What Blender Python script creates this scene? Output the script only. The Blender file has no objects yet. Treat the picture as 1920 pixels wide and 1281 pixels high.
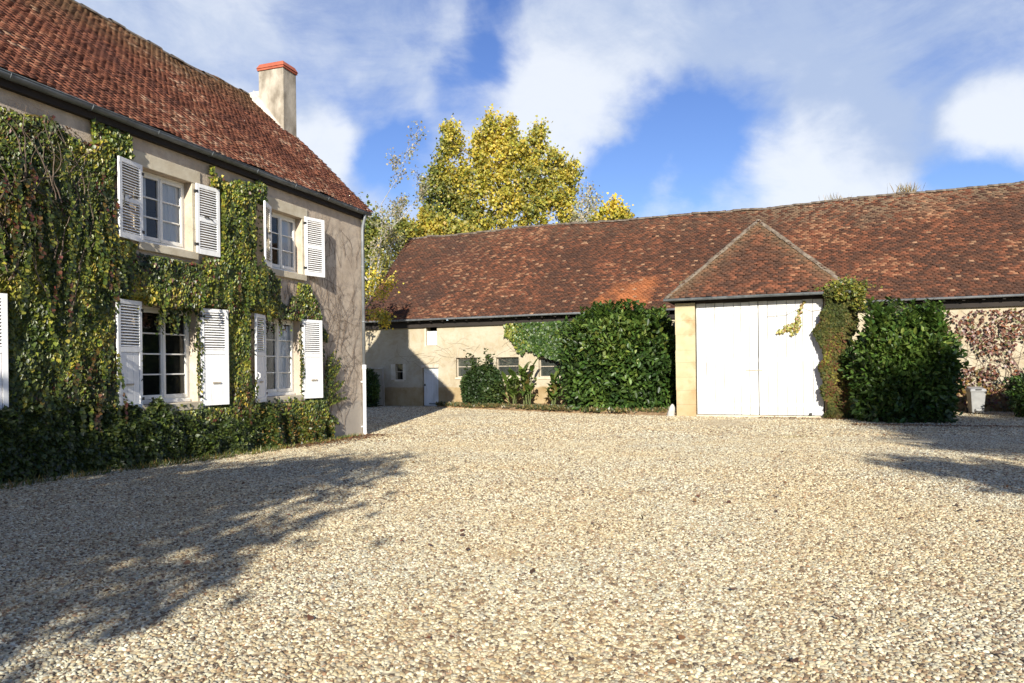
import bpy, math, random
import numpy as np
from mathutils import Vector, Matrix
random.seed(7); RNG = np.random.default_rng(11)
scene = bpy.context.scene
COL = scene.collection
R = math.radians

# ------------------------------------------------------------------ camera, light, sky
CAMZ = 1.8
cam = bpy.data.cameras.new('camera'); cam.sensor_width = 36; cam.lens = 36*1350/1920
cam.shift_y = 49.3/1920; cam.clip_start = .05; cam.clip_end = 3000
cam_o = bpy.data.objects.new('camera', cam); COL.objects.link(cam_o)
_s = -.0122; _c = math.sqrt(1-_s*_s)
cam_o.matrix_world = Matrix(((_c, -_s, 0, 0), (0, 0, -1, 0), (_s, _c, 0, CAMZ), (0, 0, 0, 1)))
scene.camera = cam_o
scene.view_settings.view_transform = 'Standard'; scene.view_settings.look = 'None'
scene.view_settings.gamma = 1; scene.view_settings.exposure = .85
scene.cycles.max_bounces = 6; scene.cycles.transparent_max_bounces = 12

SUN_EL = R(22.0)
SUN_H = Vector((-.08, -.997, 0)).normalized()                # horizontal direction towards the sun
sun = bpy.data.lights.new('sun', 'SUN'); sun.energy = 5.0; sun.angle = R(.55); sun.color = (1, .945, .835)
sun_o = bpy.data.objects.new('sun', sun); COL.objects.link(sun_o)
to_sun = SUN_H*math.cos(SUN_EL)+Vector((0, 0, math.sin(SUN_EL)))
sun_o.rotation_euler = to_sun.to_track_quat('Z', 'Y').to_euler(); sun_o.location = (0, -30, 30)

def pixdir(px, py):                                         # direction in the sky, used once to place the cloud banks
    a = (px-960)/1350; b = -(py-689.8)/1350
    return Vector((a-_s*b, 1, _s*a+b)).normalized()

world = bpy.data.worlds.new('World'); scene.world = world; world.use_nodes = True
def build_sky():
    nt = world.node_tree; N = nt.nodes; L = nt.links; N.clear()
    out = N.new('ShaderNodeOutputWorld'); bg = N.new('ShaderNodeBackground'); bg2 = N.new('ShaderNodeBackground'); mixs = N.new('ShaderNodeMixShader')
    sky = N.new('ShaderNodeTexSky'); sky.sky_type = 'NISHITA'; sky.sun_disc = False
    sky.sun_elevation = SUN_EL; sky.sun_rotation = math.atan2(SUN_H.x, SUN_H.y)
    sky.air_density = 1.0; sky.dust_density = .2; sky.ozone_density = 3.5
    hs = N.new('ShaderNodeHueSaturation'); hs.inputs['Saturation'].default_value = 1.12; hs.inputs['Value'].default_value = .86; hs.inputs['Hue'].default_value = .518
    L.new(sky.outputs[0], hs.inputs['Color'])
    L.new(hs.outputs[0], bg.inputs['Color']); bg.inputs['Strength'].default_value = .10
    tc = N.new('ShaderNodeTexCoord'); d = tc.outputs['Generated']
    def noise(scale, detail, rough, vec, dist=0):
        n = N.new('ShaderNodeTexNoise'); n.inputs['Scale'].default_value = scale; n.inputs['Detail'].default_value = detail
        n.inputs['Roughness'].default_value = rough; n.inputs['Distortion'].default_value = dist; L.new(vec, n.inputs['Vector']); return n.outputs['Fac']
    def m(op, a, b=None, clamp=False):
        n = N.new('ShaderNodeMath'); n.operation = op; n.use_clamp = clamp
        for i, x in enumerate((a, b)):
            if x is None: continue
            if isinstance(x, (int, float)): n.inputs[i].default_value = x
            else: L.new(x, n.inputs[i])
        return n.outputs[0]
    def rng(v, a, b, c=0., e=1.):
        n = N.new('ShaderNodeMapRange'); n.interpolation_type = 'SMOOTHSTEP'; L.new(v, n.inputs[0])
        for i, x in enumerate((a, b, c, e)): n.inputs[i+1].default_value = x
        return n.outputs[0]
    mp = N.new('ShaderNodeMapping'); mp.inputs['Scale'].default_value = (1, 1, 1.7); mp.inputs['Rotation'].default_value = (0, R(14), 0); L.new(d, mp.inputs['Vector'])
    # the vector is warped by a soft noise so that the edges of the banks fray
    wn = N.new('ShaderNodeTexNoise'); wn.inputs['Scale'].default_value = 5; wn.inputs['Detail'].default_value = 9; L.new(d, wn.inputs['Vector'])
    vs = N.new('ShaderNodeVectorMath'); vs.operation = 'SUBTRACT'; L.new(wn.outputs['Color'], vs.inputs[0]); vs.inputs[1].default_value = (.5, .5, .5)
    vm = N.new('ShaderNodeVectorMath'); vm.operation = 'SCALE'; L.new(vs.outputs[0], vm.inputs[0]); vm.inputs['Scale'].default_value = .22
    va = N.new('ShaderNodeVectorMath'); va.operation = 'ADD'; L.new(d, va.inputs[0]); L.new(vm.outputs[0], va.inputs[1])
    vn = N.new('ShaderNodeVectorMath'); vn.operation = 'NORMALIZE'; L.new(va.outputs[0], vn.inputs[0])
    def blob(px, py, r0, r1, w):
        n = N.new('ShaderNodeVectorMath'); n.operation = 'DOT_PRODUCT'; L.new(vn.outputs[0], n.inputs[0]); n.inputs[1].default_value = pixdir(px, py)
        return m('MULTIPLY', rng(n.outputs['Value'], math.cos(R(r1)), math.cos(R(r0))), w)
    acc = m('ADD', m('MULTIPLY', noise(3.2, 9, .62, mp.outputs[0], .6), 1.35), m('ADD', m('MULTIPLY', m('ADD', noise(7, 11, .66, mp.outputs[0], .5), -.5), .75), .02))
    for b in ((965, 50, .5, 4.5, -.40), (900, 150, .5, 4.5, -.42), (700, 235, .5, 5.5, -.36), (1235, 300, 1.5, 7.2, -.62), (800, 280, .5, 5, -.2), (620, 120, .5, 5, -.16), (1480, 250, .5, 4, -.14), (1390, 320, 1, 6.5, -.45),
              (1130, 330, .5, 4.5, -.35), (1060, 250, .5, 3, -.15), (1850, 300, .5, 4.5, -.4), (1800, 330, .5, 5, -.35), (1780, 40, .5, 5, -.12), (760, 300, .5, 5, -.35), (560, 190, .5, 4, -.2),
              (300, 60, 6, 20, .22), (610, 285, .5, 4.5, .36), (1050, 160, 2, 8, .36), (1230, 130, 1, 6, .26), (1190, 240, .5, 2.5, .12), (1560, 350, 1, 8, .5), (1885, 205, 1, 4.5, .5),
              (1500, 120, 6, 15, .20), (1650, 60, 1, 6, -.12), (1330, 60, .5, 5, -.10), (1190, 390, .5, 4, .42), (860, 30, .5, 4, .2)):
        acc = m('ADD', acc, blob(*b))
    sep = N.new('ShaderNodeSeparateXYZ'); L.new(d, sep.inputs[0])
    front = rng(sep.outputs['Y'], -.15, .35)
    mask = m('MULTIPLY', rng(acc, .22, 1.04), m('MULTIPLY', front, .90))
    # grey bases and white sunlit heaps
    b2 = m('ADD', m('MULTIPLY', noise(4.2, 9, .6, mp.outputs[0], .5), 1.0), m('MULTIPLY', m('ADD', noise(10, 9, .65, mp.outputs[0], .4), -.5), .55))
    for b in ((1560, 370, 1, 7, .45), (1885, 205, .5, 4, .45), (1190, 395, .5, 4, .5), (610, 290, .5, 4, .35), (1040, 170, 1, 6, .25), (1560, 90, 2, 12, -.22), (560, 30, 2, 12, -.1), (1700, 250, 1, 6, -.2)):
        b2 = m('ADD', b2, blob(*b))
    cr = N.new('ShaderNodeMix'); cr.data_type = 'RGBA'; L.new(rng(b2, .18, .80), cr.inputs['Factor'])
    cr.inputs['A'].default_value = (.275, .335, .455, 1); cr.inputs['B'].default_value = (.515, .54, .575, 1)
    L.new(cr.outputs['Result'], bg2.inputs['Color']); bg2.inputs['Strength'].default_value = 1.0
    L.new(mask, mixs.inputs[0]); L.new(bg.outputs[0], mixs.inputs[1]); L.new(bg2.outputs[0], mixs.inputs[2]); L.new(mixs.outputs[0], out.inputs[0])
build_sky()

# ------------------------------------------------------------------ helpers
def vnoise(p, scale=1., seed=0):                            # smooth value noise, p (N,k)
    p = np.asarray(p, float)*scale; k = p.shape[1]
    i = np.floor(p).astype(np.int64); f = p-i; f = f*f*(3-2*f)
    out = np.zeros(len(p))
    for c in range(1 << k):
        w = np.ones(len(p)); h = np.full(len(p), seed*374761393, np.int64)
        for a in range(k):
            b = (c >> a) & 1
            w *= f[:, a] if b else 1-f[:, a]
            h = (h ^ ((i[:, a]+b)*[668265263, 2147483647, 1274126177][a])) * 1103515245 & 0xffffffff
            h ^= h >> 13
        out += w*((h & 0xffff)/65535.)
    return out
def fbm(p, scale=1., seed=0, o=3):
    t = 0; a = 1; s = 0
    for k in range(o): t = t+a*vnoise(p, scale*2**k, seed+k*17); s += a; a *= .5
    return t/s
def nrm(v): return v/np.maximum(np.linalg.norm(v, axis=-1, keepdims=True), 1e-9)

def link(name, me, parent=None, mat=None, loc=None, rot=None):
    o = bpy.data.objects.new(name, me); COL.objects.link(o)
    if mat and me is not None and not me.materials: me.materials.append(mat)
    if parent is not None: o.parent = parent
    if loc is not None: o.location = loc
    if rot is not None: o.rotation_euler = rot
    return o
def tag(o, label=None, cat=None, group=None, kind=None):
    if label: o['label'] = label
    if cat: o['category'] = cat
    if group: o['group'] = group
    if kind: o['kind'] = kind
    return o
def thing(name, label, cat, loc=(0, 0, 0), rz=0, group=None):
    return tag(link(name, None, None, None, loc, (0, 0, rz)), label, cat, group)

def np_mesh(name, V, Q, mat=None, parent=None, colors=None, smooth=False, loc=None):
    """V (n,3), Q (m,4) quads; colors per vertex (n,3)"""
    V = np.ascontiguousarray(V, np.float32); Q = np.ascontiguousarray(Q, np.int32); k = Q.shape[1]
    me = bpy.data.meshes.new(name); me.vertices.add(len(V)); me.vertices.foreach_set('co', V.ravel())
    me.loops.add(Q.size); me.loops.foreach_set('vertex_index', Q.ravel())
    me.polygons.add(len(Q)); me.polygons.foreach_set('loop_start', np.arange(0, Q.size, k, dtype=np.int32)); me.polygons.foreach_set('loop_total', np.full(len(Q), k, np.int32))
    me.update(calc_edges=True)
    if colors is not None:
        a = me.color_attributes.new('tint', 'FLOAT_COLOR', 'POINT')
        a.data.foreach_set('color', np.concatenate([colors, np.ones((len(V), 1))], 1).astype(np.float32).ravel())
    if smooth: me.polygons.foreach_set('use_smooth', np.ones(len(Q), bool))
    return link(name, me, parent, mat, loc)

class MB:
    def __init__(s): s.v = []; s.f = []
    def quad(s, *p):
        n = len(s.v); s.v += [tuple(q) for q in p]; s.f.append(tuple(range(n, n+len(p)))); return s
    def box(s, x0, x1, y0, y1, z0, z1):
        return s.hexa([(x0, y0, z0), (x1, y0, z0), (x1, y1, z0), (x0, y1, z0), (x0, y0, z1), (x1, y0, z1), (x1, y1, z1), (x0, y1, z1)])
    def hexa(s, p):
        n = len(s.v); s.v += [tuple(q) for q in p]
        s.f += [tuple(n+i for i in f) for f in ((0, 3, 2, 1), (4, 5, 6, 7), (0, 1, 5, 4), (1, 2, 6, 5), (2, 3, 7, 6), (3, 0, 4, 7))]; return s
    def slat(s, x0, x1, yc, zc, half, th, tilt):            # thin board turned about x
        c, n = math.cos(tilt), math.sin(tilt); pts = []
        for sx in (x0, x1):
            for a, b in ((-half, -th), (half, -th), (half, th), (-half, th)): pts.append((sx, yc+a*c-b*n, zc+a*n+b*c))
        p = pts; return s.hexa([p[0], p[4], p[5], p[1], p[3], p[7], p[6], p[2]])
    def tube(s, pts, rad, n=8, cap=True):
        pts = [Vector(p) for p in pts]; m = len(pts)
        if not hasattr(rad, '__len__'): rad = [rad]*m
        b = len(s.v); up = None
        for i, p in enumerate(pts):
            t = (pts[min(i+1, m-1)]-pts[max(i-1, 0)]); t = t.normalized() if t.length > 1e-9 else Vector((0, 0, 1))
            if up is None: up = t.orthogonal().normalized()
            else:
                up = up-t*up.dot(t); up = up.normalized() if up.length > 1e-6 else t.orthogonal().normalized()
            w = t.cross(up)
            for k in range(n):
                a = 2*math.pi*k/n; s.v.append(tuple(p+(up*math.cos(a)+w*math.sin(a))*rad[i]))
        for i in range(m-1):
            for k in range(n):
                k2 = (k+1) % n; s.f.append((b+i*n+k, b+i*n+k2, b+(i+1)*n+k2, b+(i+1)*n+k))
        if cap: s.f.append(tuple(b+k for k in range(n-1, -1, -1))); s.f.append(tuple(b+(m-1)*n+k for k in range(n)))
        return s
    def mesh(s, name):
        me = bpy.data.meshes.new(name); me.from_pydata(s.v, [], s.f); me.update(); return me
    def build(s, name, mat, parent=None, bevel=0, smooth=False, loc=None, rot=None):
        me = s.mesh(name)
        if smooth: me.polygons.foreach_set('use_smooth', np.ones(len(s.f), bool))
        o = link(name, me, parent, mat, loc, rot)
        if bevel:
            m = o.modifiers.new('bevel', 'BEVEL'); m.width = bevel; m.segments = 2; m.limit_method = 'ANGLE'
        return o

# ------------------------------------------------------------------ materials
def new_mat(name):
    m = bpy.data.materials.new(name); m.use_nodes = True
    b = m.node_tree.nodes['Principled BSDF']; return m, m.node_tree, b
def ramp(nt, fac, stops):
    r = nt.nodes.new('ShaderNodeValToRGB'); e = r.color_ramp.elements
    while len(e) < len(stops): e.new(.5)
    for i, (p, c) in enumerate(stops): e[i].position = p; e[i].color = (*c, 1)
    if fac is not None: nt.links.new(fac, r.inputs[0])
    return r.outputs[0]
def tnoise(nt, scale, detail=4, rough=.55, vec=None, mapscale=None, dist=0):
    n = nt.nodes.new('ShaderNodeTexNoise'); n.inputs['Scale'].default_value = scale; n.inputs['Detail'].default_value = detail
    n.inputs['Roughness'].default_value = rough; n.inputs['Distortion'].default_value = dist
    if vec is None: vec = nt.nodes.new('ShaderNodeTexCoord').outputs['Object']
    if mapscale:
        mp = nt.nodes.new('ShaderNodeMapping'); mp.inputs['Scale'].default_value = mapscale; nt.links.new(vec, mp.inputs[0]); vec = mp.outputs[0]
    nt.links.new(vec, n.inputs['Vector']); return n.outputs['Fac']
def mixc(nt, fac, a, b, mode='MIX'):
    n = nt.nodes.new('ShaderNodeMix'); n.data_type = 'RGBA'; n.blend_type = mode
    for s, x in (('Factor', fac), ('A', a), ('B', b)):
        if isinstance(x, (int, float)): n.inputs[s].default_value = x
        elif isinstance(x, tuple): n.inputs[s].default_value = (*x, 1)
        else: nt.links.new(x, n.inputs[s])
    return n.outputs['Result']
def mrange(nt, v, a, b, c=0., d=1.):
    n = nt.nodes.new('ShaderNodeMapRange'); nt.links.new(v, n.inputs[0])
    for i, x in enumerate((a, b, c, d)): n.inputs[i+1].default_value = x
    return n.outputs[0]
def mth(nt, op, a, b):
    n = nt.nodes.new('ShaderNodeMath'); n.operation = op
    for i, x in enumerate((a, b)):
        if isinstance(x, (int, float)): n.inputs[i].default_value = x
        else: nt.links.new(x, n.inputs[i])
    return n.outputs[0]
def bump(nt, b, h, strength, dist=.02):
    n = nt.nodes.new('ShaderNodeBump'); n.inputs['Strength'].default_value = strength; n.inputs['Distance'].default_value = dist
    nt.links.new(h, n.inputs['Height']); nt.links.new(n.outputs[0], b.inputs['Normal'])
def simple(name, c1, c2, scale=6, rough=.7, bmp=.2, mapscale=None, metal=0, detail=5, lo=.35, hi=.65, bscale=None, dist=.01):
    m, nt, b = new_mat(name)
    f = tnoise(nt, scale, detail, mapscale=mapscale)
    nt.links.new(ramp(nt, f, ((lo, c1), (hi, c2))), b.inputs['Base Color']); b.inputs['Roughness'].default_value = rough; b.inputs['Metallic'].default_value = metal
    if bmp: bump(nt, b, tnoise(nt, bscale or scale*4, 6, mapscale=mapscale), bmp, dist)
    return m
def objz(nt): 
    s = nt.nodes.new('ShaderNodeSeparateXYZ'); nt.links.new(nt.nodes.new('ShaderNodeTexCoord').outputs['Object'], s.inputs[0]); return s.outputs

def leaf_mat(name, rough=.45, trans=.25, spec=.5):
    m, nt, b = new_mat(name)
    a = nt.nodes.new('ShaderNodeAttribute'); a.attribute_name = 'tint'
    nt.links.new(a.outputs['Color'], b.inputs['Base Color']); b.inputs['Roughness'].default_value = rough; b.inputs['Specular IOR Level'].default_value = spec
    t = nt.nodes.new('ShaderNodeBsdfTranslucent'); g = nt.nodes.new('ShaderNodeHueSaturation'); g.inputs['Value'].default_value = 1.2; g.inputs['Saturation'].default_value = 1.1
    nt.links.new(a.outputs['Color'], g.inputs['Color']); nt.links.new(g.outputs[0], t.inputs['Color'])
    mx = nt.nodes.new('ShaderNodeMixShader'); mx.inputs[0].default_value = trans
    nt.links.new(b.outputs[0], mx.inputs[1]); nt.links.new(t.outputs[0], mx.inputs[2]); nt.links.new(mx.outputs[0], nt.nodes['Material Output'].inputs[0])
    return m
M = {}
M['leaf'] = leaf_mat('ivy_leaf', .42, .22)
M['vine_leaf'] = leaf_mat('vine_leaf', .65, .25, .2)
M['gloss_leaf'] = leaf_mat('laurel_leaf', .44, .12, .35)
M['tree_leaf'] = leaf_mat('tree_leaf', .5, .40)
def tile_mat():
    m, nt, b = new_mat('clay_tile'); a = nt.nodes.new('ShaderNodeAttribute'); a.attribute_name = 'tint'
    f = tnoise(nt, 14, 5, .65); g = tnoise(nt, 55, 3, .6)
    c = mixc(nt, mrange(nt, f, .35, .7), a.outputs['Color'], mixc(nt, 1., a.outputs['Color'], (.62, .58, .52), 'MULTIPLY'))
    c = mixc(nt, mrange(nt, g, .62, .72, 0, .6), c, (.20, .17, .12))     # lichen specks
    nt.links.new(c, b.inputs['Base Color']); b.inputs['Roughness'].default_value = .85; b.inputs['Specular IOR Level'].default_value = .25
    bump(nt, b, g, .5, .01); return m
M['tile'] = tile_mat()
def plaster_house():
    m, nt, b = new_mat('grey_pink_render'); xyz = objz(nt)
    f = tnoise(nt, .9, 6, .6); g = tnoise(nt, 7, 6, .65); st = tnoise(nt, 1.0, 5, .6, mapscale=(5, 5, .5))
    c = ramp(nt, f, ((.3, (.39, .305, .222)), (.5, (.50, .405, .305)), (.72, (.58, .505, .40))))
    c = mixc(nt, mrange(nt, g, .42, .70, 0, .6), c, (.30, .24, .19))
    c = mixc(nt, mrange(nt, tnoise(nt, 16, 6, .7), .5, .68, 0, .35), c, (.50, .42, .33))
    c = mixc(nt, mrange(nt, st, .52, .75, 0, .45), c, (.30, .26, .21))
    zz = mth(nt, 'ADD', xyz[2], mth(nt, 'MULTIPLY', tnoise(nt, 3, 3), .25))
    c = mixc(nt, mrange(nt, zz, 1.10, 1.02, 0, .62), c, (.37, .335, .285))
    c = mixc(nt, mrange(nt, zz, 3.72, 3.62, 0, .16), c, (.38, .34, .29))
    nt.links.new(c, b.inputs['Base Color']); b.inputs['Roughness'].default_value = .92
    bump(nt, b, tnoise(nt, 28, 7, .7), .55, .02); return m
M['plaster'] = plaster_house()
def barn_render():
    m, nt, b = new_mat('cream_barn_render'); xyz = objz(nt)
    f = tnoise(nt, .8, 6, .6); g = tnoise(nt, 5, 6, .65)
    c = ramp(nt, f, ((.3, (.30, .235, .148)), (.5, (.36, .305, .205)), (.7, (.41, .365, .27))))
    c = mixc(nt, mrange(nt, g, .5, .78, 0, .65), c, (.28, .205, .13))
    c = mixc(nt, mrange(nt, tnoise(nt, 1.5, 8, .75, dist=1.2), .47, .50, 0, .22), c, (.47, .43, .35))
    zz = mth(nt, 'ADD', xyz[2], mth(nt, 'MULTIPLY', tnoise(nt, 2.5, 3), .22))
    low = ramp(nt, tnoise(nt, 2.2, 6, .6), ((.35, (.25, .17, .075)), (.65, (.34, .26, .145))))
    c = mixc(nt, mrange(nt, zz, 1.06, 1.0), c, low)
    nt.links.new(c, b.inputs['Base Color']); b.inputs['Roughness'].default_value = .93
    bump(nt, b, tnoise(nt, 22, 7, .7), .5, .02); return m
M['barn'] = barn_render()
def stone_mat():
    m, nt, b = new_mat('ochre_limestone'); 
    f = tnoise(nt, 1.7, 6, .6); g = tnoise(nt, 9, 6, .7)
    c = ramp(nt, f, ((.3, (.38, .315, .18)), (.55, (.43, .38, .235)), (.75, (.47, .43, .30))))
    c = mixc(nt, mrange(nt, tnoise(nt, 1.3, 4, .6), .52, .66, 0, .75), c, (.33, .19, .085))
    sz = objz(nt); k = mth(nt, 'ADD', sz[2], mth(nt, 'MULTIPLY', tnoise(nt, 2.6, 6, .65), 2.2)); c = mixc(nt, mrange(nt, k, 2.3, 1.6, 0, .55), c, (.34, .19, .08))
    c = mixc(nt, mrange(nt, g, .6, .75, 0, .4), c, (.36, .27, .17))
    nt.links.new(c, b.inputs['Base Color']); b.inputs['Roughness'].default_value = .9
    bump(nt, b, g, .5, .02); return m
M['stone'] = stone_mat()
M['lintel'] = simple('pale_limestone', (.44, .37, .26), (.56, .50, .38), 3, .9, .4, bscale=25)
M['chimney'] = simple('weathered_chimney_render', (.19, .16, .12), (.43, .38, .305), 2.6, .93, .5, bscale=20, mapscale=(1.3, 1.3, .7))
M['mortar'] = simple('white_lime_mortar', (.40, .36, .30), (.54, .50, .43), 5, .93, .5, bscale=20)
M['redcap'] = simple('red_brick_cap', (.27, .062, .030), (.37, .095, .046), 5, .8, .3)
def paint(name, c, dirt, amt, rough=.5, sc=3):
    m, nt, b = new_mat(name)
    f = tnoise(nt, sc, 6, .62, mapscale=(2.2, 2.2, .7)); g = tnoise(nt, 30, 4, .6, mapscale=(1, 1, .12))
    k = mixc(nt, mrange(nt, f, .48, .74, 0, amt), c, dirt)
    k = mixc(nt, mrange(nt, g, .6, .8, 0, amt*.7), k, dirt)
    nt.links.new(k, b.inputs['Base Color']); b.inputs['Roughness'].default_value = rough
    bump(nt, b, g, .12, .01); return m
M['white'] = paint('white_shutter_paint', (.80, .795, .78), (.56, .55, .53), .45)
M['frame'] = paint('cream_window_paint', (.78, .76, .70), (.52, .49, .43), .5)
M['doorwhite'] = paint('white_barn_door_paint', (.56, .56, .545), (.34, .325, .30), .75, .6, 1.6)
M['zinc'] = simple('weathered_zinc', (.085, .095, .10), (.15, .165, .175), 5, .55, .1, metal=.2)
M['zinc_light'] = simple('pale_zinc', (.15, .16, .17), (.22, .23, .24), 5, .5, .1, metal=.25)
M['whitepipe'] = simple('white_pipe_paint', (.74, .75, .76), (.82, .82, .82), 8, .5, .1)
M['wood_dark'] = simple('dark_eave_wood', (.009, .006, .0045), (.020, .014, .010), 5, .85, .3, mapscale=(.3, 1, 1))
M['black'] = simple('black_iron', (.012, .012, .012), (.03, .03, .03), 20, .6, .1)
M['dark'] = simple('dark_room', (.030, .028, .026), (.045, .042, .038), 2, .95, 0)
M['curtain'] = simple('white_net_curtain', (.74, .75, .77), (.82, .82, .84), 6, .9, .1, mapscale=(3, 3, .2))
def glass(name, refl, dusty, tint):
    m, nt, b = new_mat(name); o = nt.nodes['Material Output']; nt.nodes.remove(b)
    t = nt.nodes.new('ShaderNodeBsdfTransparent'); t.inputs[0].default_value = (.92, .94, .95, 1)
    g = nt.nodes.new('ShaderNodeBsdfGlossy'); g.inputs['Roughness'].default_value = .02; g.inputs['Color'].default_value = (.95, .97, 1, 1)
    fr = nt.nodes.new('ShaderNodeFresnel'); fr.inputs[0].default_value = refl
    bp = nt.nodes.new('ShaderNodeBump'); bp.inputs['Strength'].default_value = .06; nt.links.new(tnoise(nt, 2.5, 2), bp.inputs['Height']); nt.links.new(bp.outputs[0], g.inputs['Normal'])
    mx = nt.nodes.new('ShaderNodeMixShader'); nt.links.new(fr.outputs[0], mx.inputs[0]); nt.links.new(t.outputs[0], mx.inputs[1]); nt.links.new(g.outputs[0], mx.inputs[2])
    d = nt.nodes.new('ShaderNodeBsdfDiffuse'); d.inputs[0].default_value = (*tint, 1)
    m2 = nt.nodes.new('ShaderNodeMixShader'); nt.links.new(mrange(nt, tnoise(nt, 3, 5), .3, .7, dusty*.6, dusty*1.3), m2.inputs[0])
    nt.links.new(mx.outputs[0], m2.inputs[1]); nt.links.new(d.outputs[0], m2.inputs[2]); nt.links.new(m2.outputs[0], o.inputs[0]); return m
M['glass'] = glass('window_glass', 1.5, .012, (.5, .5, .5))
M['dustyglass'] = glass('dusty_barn_glass', 1.7, .20, (.17, .19, .17))
M['soil'] = simple('dry_ochre_soil', (.20, .12, .055), (.38, .25, .13), 4, .95, .8, bscale=30, dist=.03)
M['bark'] = simple('grey_bark', (.10, .085, .065), (.22, .19, .15), 8, .9, .6, mapscale=(2, 2, .4))
M['palebark'] = simple('pale_birch_bark', (.30, .28, .25), (.46, .44, .41), 6, .85, .4, mapscale=(1, 1, 2))
M['vinebark'] = simple('vine_stem_bark', (.10, .07, .05), (.19, .14, .10), 12, .9, .4)
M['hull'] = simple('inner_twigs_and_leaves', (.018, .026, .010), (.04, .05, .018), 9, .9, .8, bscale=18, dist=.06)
M['bin'] = simple('pale_grey_plastic', (.20, .20, .195), (.26, .26, .25), 5, .5, .05)
M['bin_lid'] = simple('grey_plastic_lid', (.24, .24, .235), (.29, .29, .28), 5, .5, .05)
M['rubber'] = simple('black_rubber', (.015, .015, .015), (.03, .03, .03), 20, .8, 0)
M['whitestone'] = simple('white_stone', (.36, .34, .30), (.48, .46, .42), 7, .9, .5)
M['oldwood'] = simple('bleached_wood', (.33, .28, .21), (.48, .42, .33), 6, .85, .4, mapscale=(3, 3, .3))
M['ridge'] = simple('lichened_ridge_tile', (.085, .060, .042), (.19, .155, .115), 7, .9, .6, bscale=25)
PEB = ((0, (.06, .045, .034)), (.12, (.17, .110, .066)), (.26, (.30, .225, .130)), (.42, (.44, .370, .235)), (.55, (.29, .265, .21)), (.70, (.50, .44, .30)), (.90, (.62, .575, .44)), (1, (.26, .14, .075)))
def gravel_mat():
    m, nt, b = new_mat('river_gravel')
    vec = nt.nodes.new('ShaderNodeTexCoord').outputs['Object']
    def vor(scale, feat='F1'):
        v = nt.nodes.new('ShaderNodeTexVoronoi'); v.inputs['Scale'].default_value = scale; v.feature = feat; nt.links.new(vec, v.inputs['Vector']); return v
    v1 = vor(27); v2 = vor(13)
    def rnd(v):
        s = nt.nodes.new('ShaderNodeSeparateColor'); nt.links.new(v.outputs['Color'], s.inputs[0]); return s.outputs[0]
    c1 = ramp(nt, rnd(v1), PEB); c2 = ramp(nt, rnd(v2), PEB)
    c = mixc(nt, 1., mixc(nt, .42, c1, c2), (1.62, 1.60, 1.50), 'MULTIPLY')
    gap = mrange(nt, v1.outputs['Distance'], .30, .62)
    c = mixc(nt, mth(nt, 'MULTIPLY', gap, .35), c, (.16, .115, .07))
    big = tnoise(nt, .35, 5, .6, vec); big2 = tnoise(nt, 1.6, 4, .6, vec)
    c = mixc(nt, mrange(nt, big, .38, .66, 0, .40), c, mixc(nt, 1., c, (1.0, .84, .60), 'MULTIPLY'))
    c = mixc(nt, mrange(nt, big2, .50, .75, 0, .25), c, (.30, .21, .12))
    # patch of moss in front of the barn door
    xyz = nt.nodes.new('ShaderNodeSeparateXYZ'); nt.links.new(vec, xyz.inputs[0])
    def spot(cx, cy, rx, ry):
        dx = mth(nt, 'DIVIDE', mth(nt, 'SUBTRACT', xyz.outputs[0], cx), rx); dy = mth(nt, 'DIVIDE', mth(nt, 'SUBTRACT', xyz.outputs[1], cy), ry)
        return mth(nt, 'ADD', mth(nt, 'MULTIPLY', dx, dx), mth(nt, 'MULTIPLY', dy, dy))
    for cx, cy, rx, ry, col, a in ((7.0, 17.2, .95, .8, (.30, .25, .05), .6), (11.6, 19.4, 1.8, .9, (.10, .09, .03), .55)):
        k = mth(nt, 'ADD', spot(cx, cy, rx, ry), mth(nt, 'MULTIPLY', tnoise(nt, 3, 5, .6, vec), 1.4))
        c = mixc(nt, mrange(nt, k, 1.5, .7, 0, a), c, col)
    nt.links.new(c, b.inputs['Base Color']); b.inputs['Roughness'].default_value = .85; b.inputs['Specular IOR Level'].default_value = .3
    h = mth(nt, 'SUBTRACT', mth(nt, 'MULTIPLY', rnd(v1), .5), v1.outputs['Distance'])
    bump(nt, b, h, .45, .018); return m
M['gravel'] = gravel_mat()
def pebble_mat():
    m, nt, b = new_mat('pebble'); oi = nt.nodes.new('ShaderNodeObjectInfo')
    c = ramp(nt, oi.outputs['Random'], PEB)
    f = tnoise(nt, 1.5, 4)
    c = mixc(nt, mrange(nt, f, .45, .7, 0, .3), c, (.36, .28, .19))
    lp = tnoise(nt, .42, 4, .6, oi.outputs['Location']); l2 = tnoise(nt, 1.7, 4, .65, oi.outputs['Location'])
    c = mixc(nt, mrange(nt, lp, .36, .62), mixc(nt, 1., c, (.99, 1.04, 1.06), 'MULTIPLY'), mixc(nt, 1., c, (1.03, .995, .89), 'MULTIPLY'))
    c = mixc(nt, mrange(nt, l2, .56, .74, 0, .38), c, (.26, .18, .10))
    nt.links.new(c, b.inputs['Base Color']); b.inputs['Roughness'].default_value = .7; b.inputs['Specular IOR Level'].default_value = .35; return m
M['pebble'] = pebble_mat()
M['grassland'] = simple('rough_grass_ground', (.05, .075, .018), (.12, .11, .04), .7, .95, .6, bscale=12)

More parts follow.
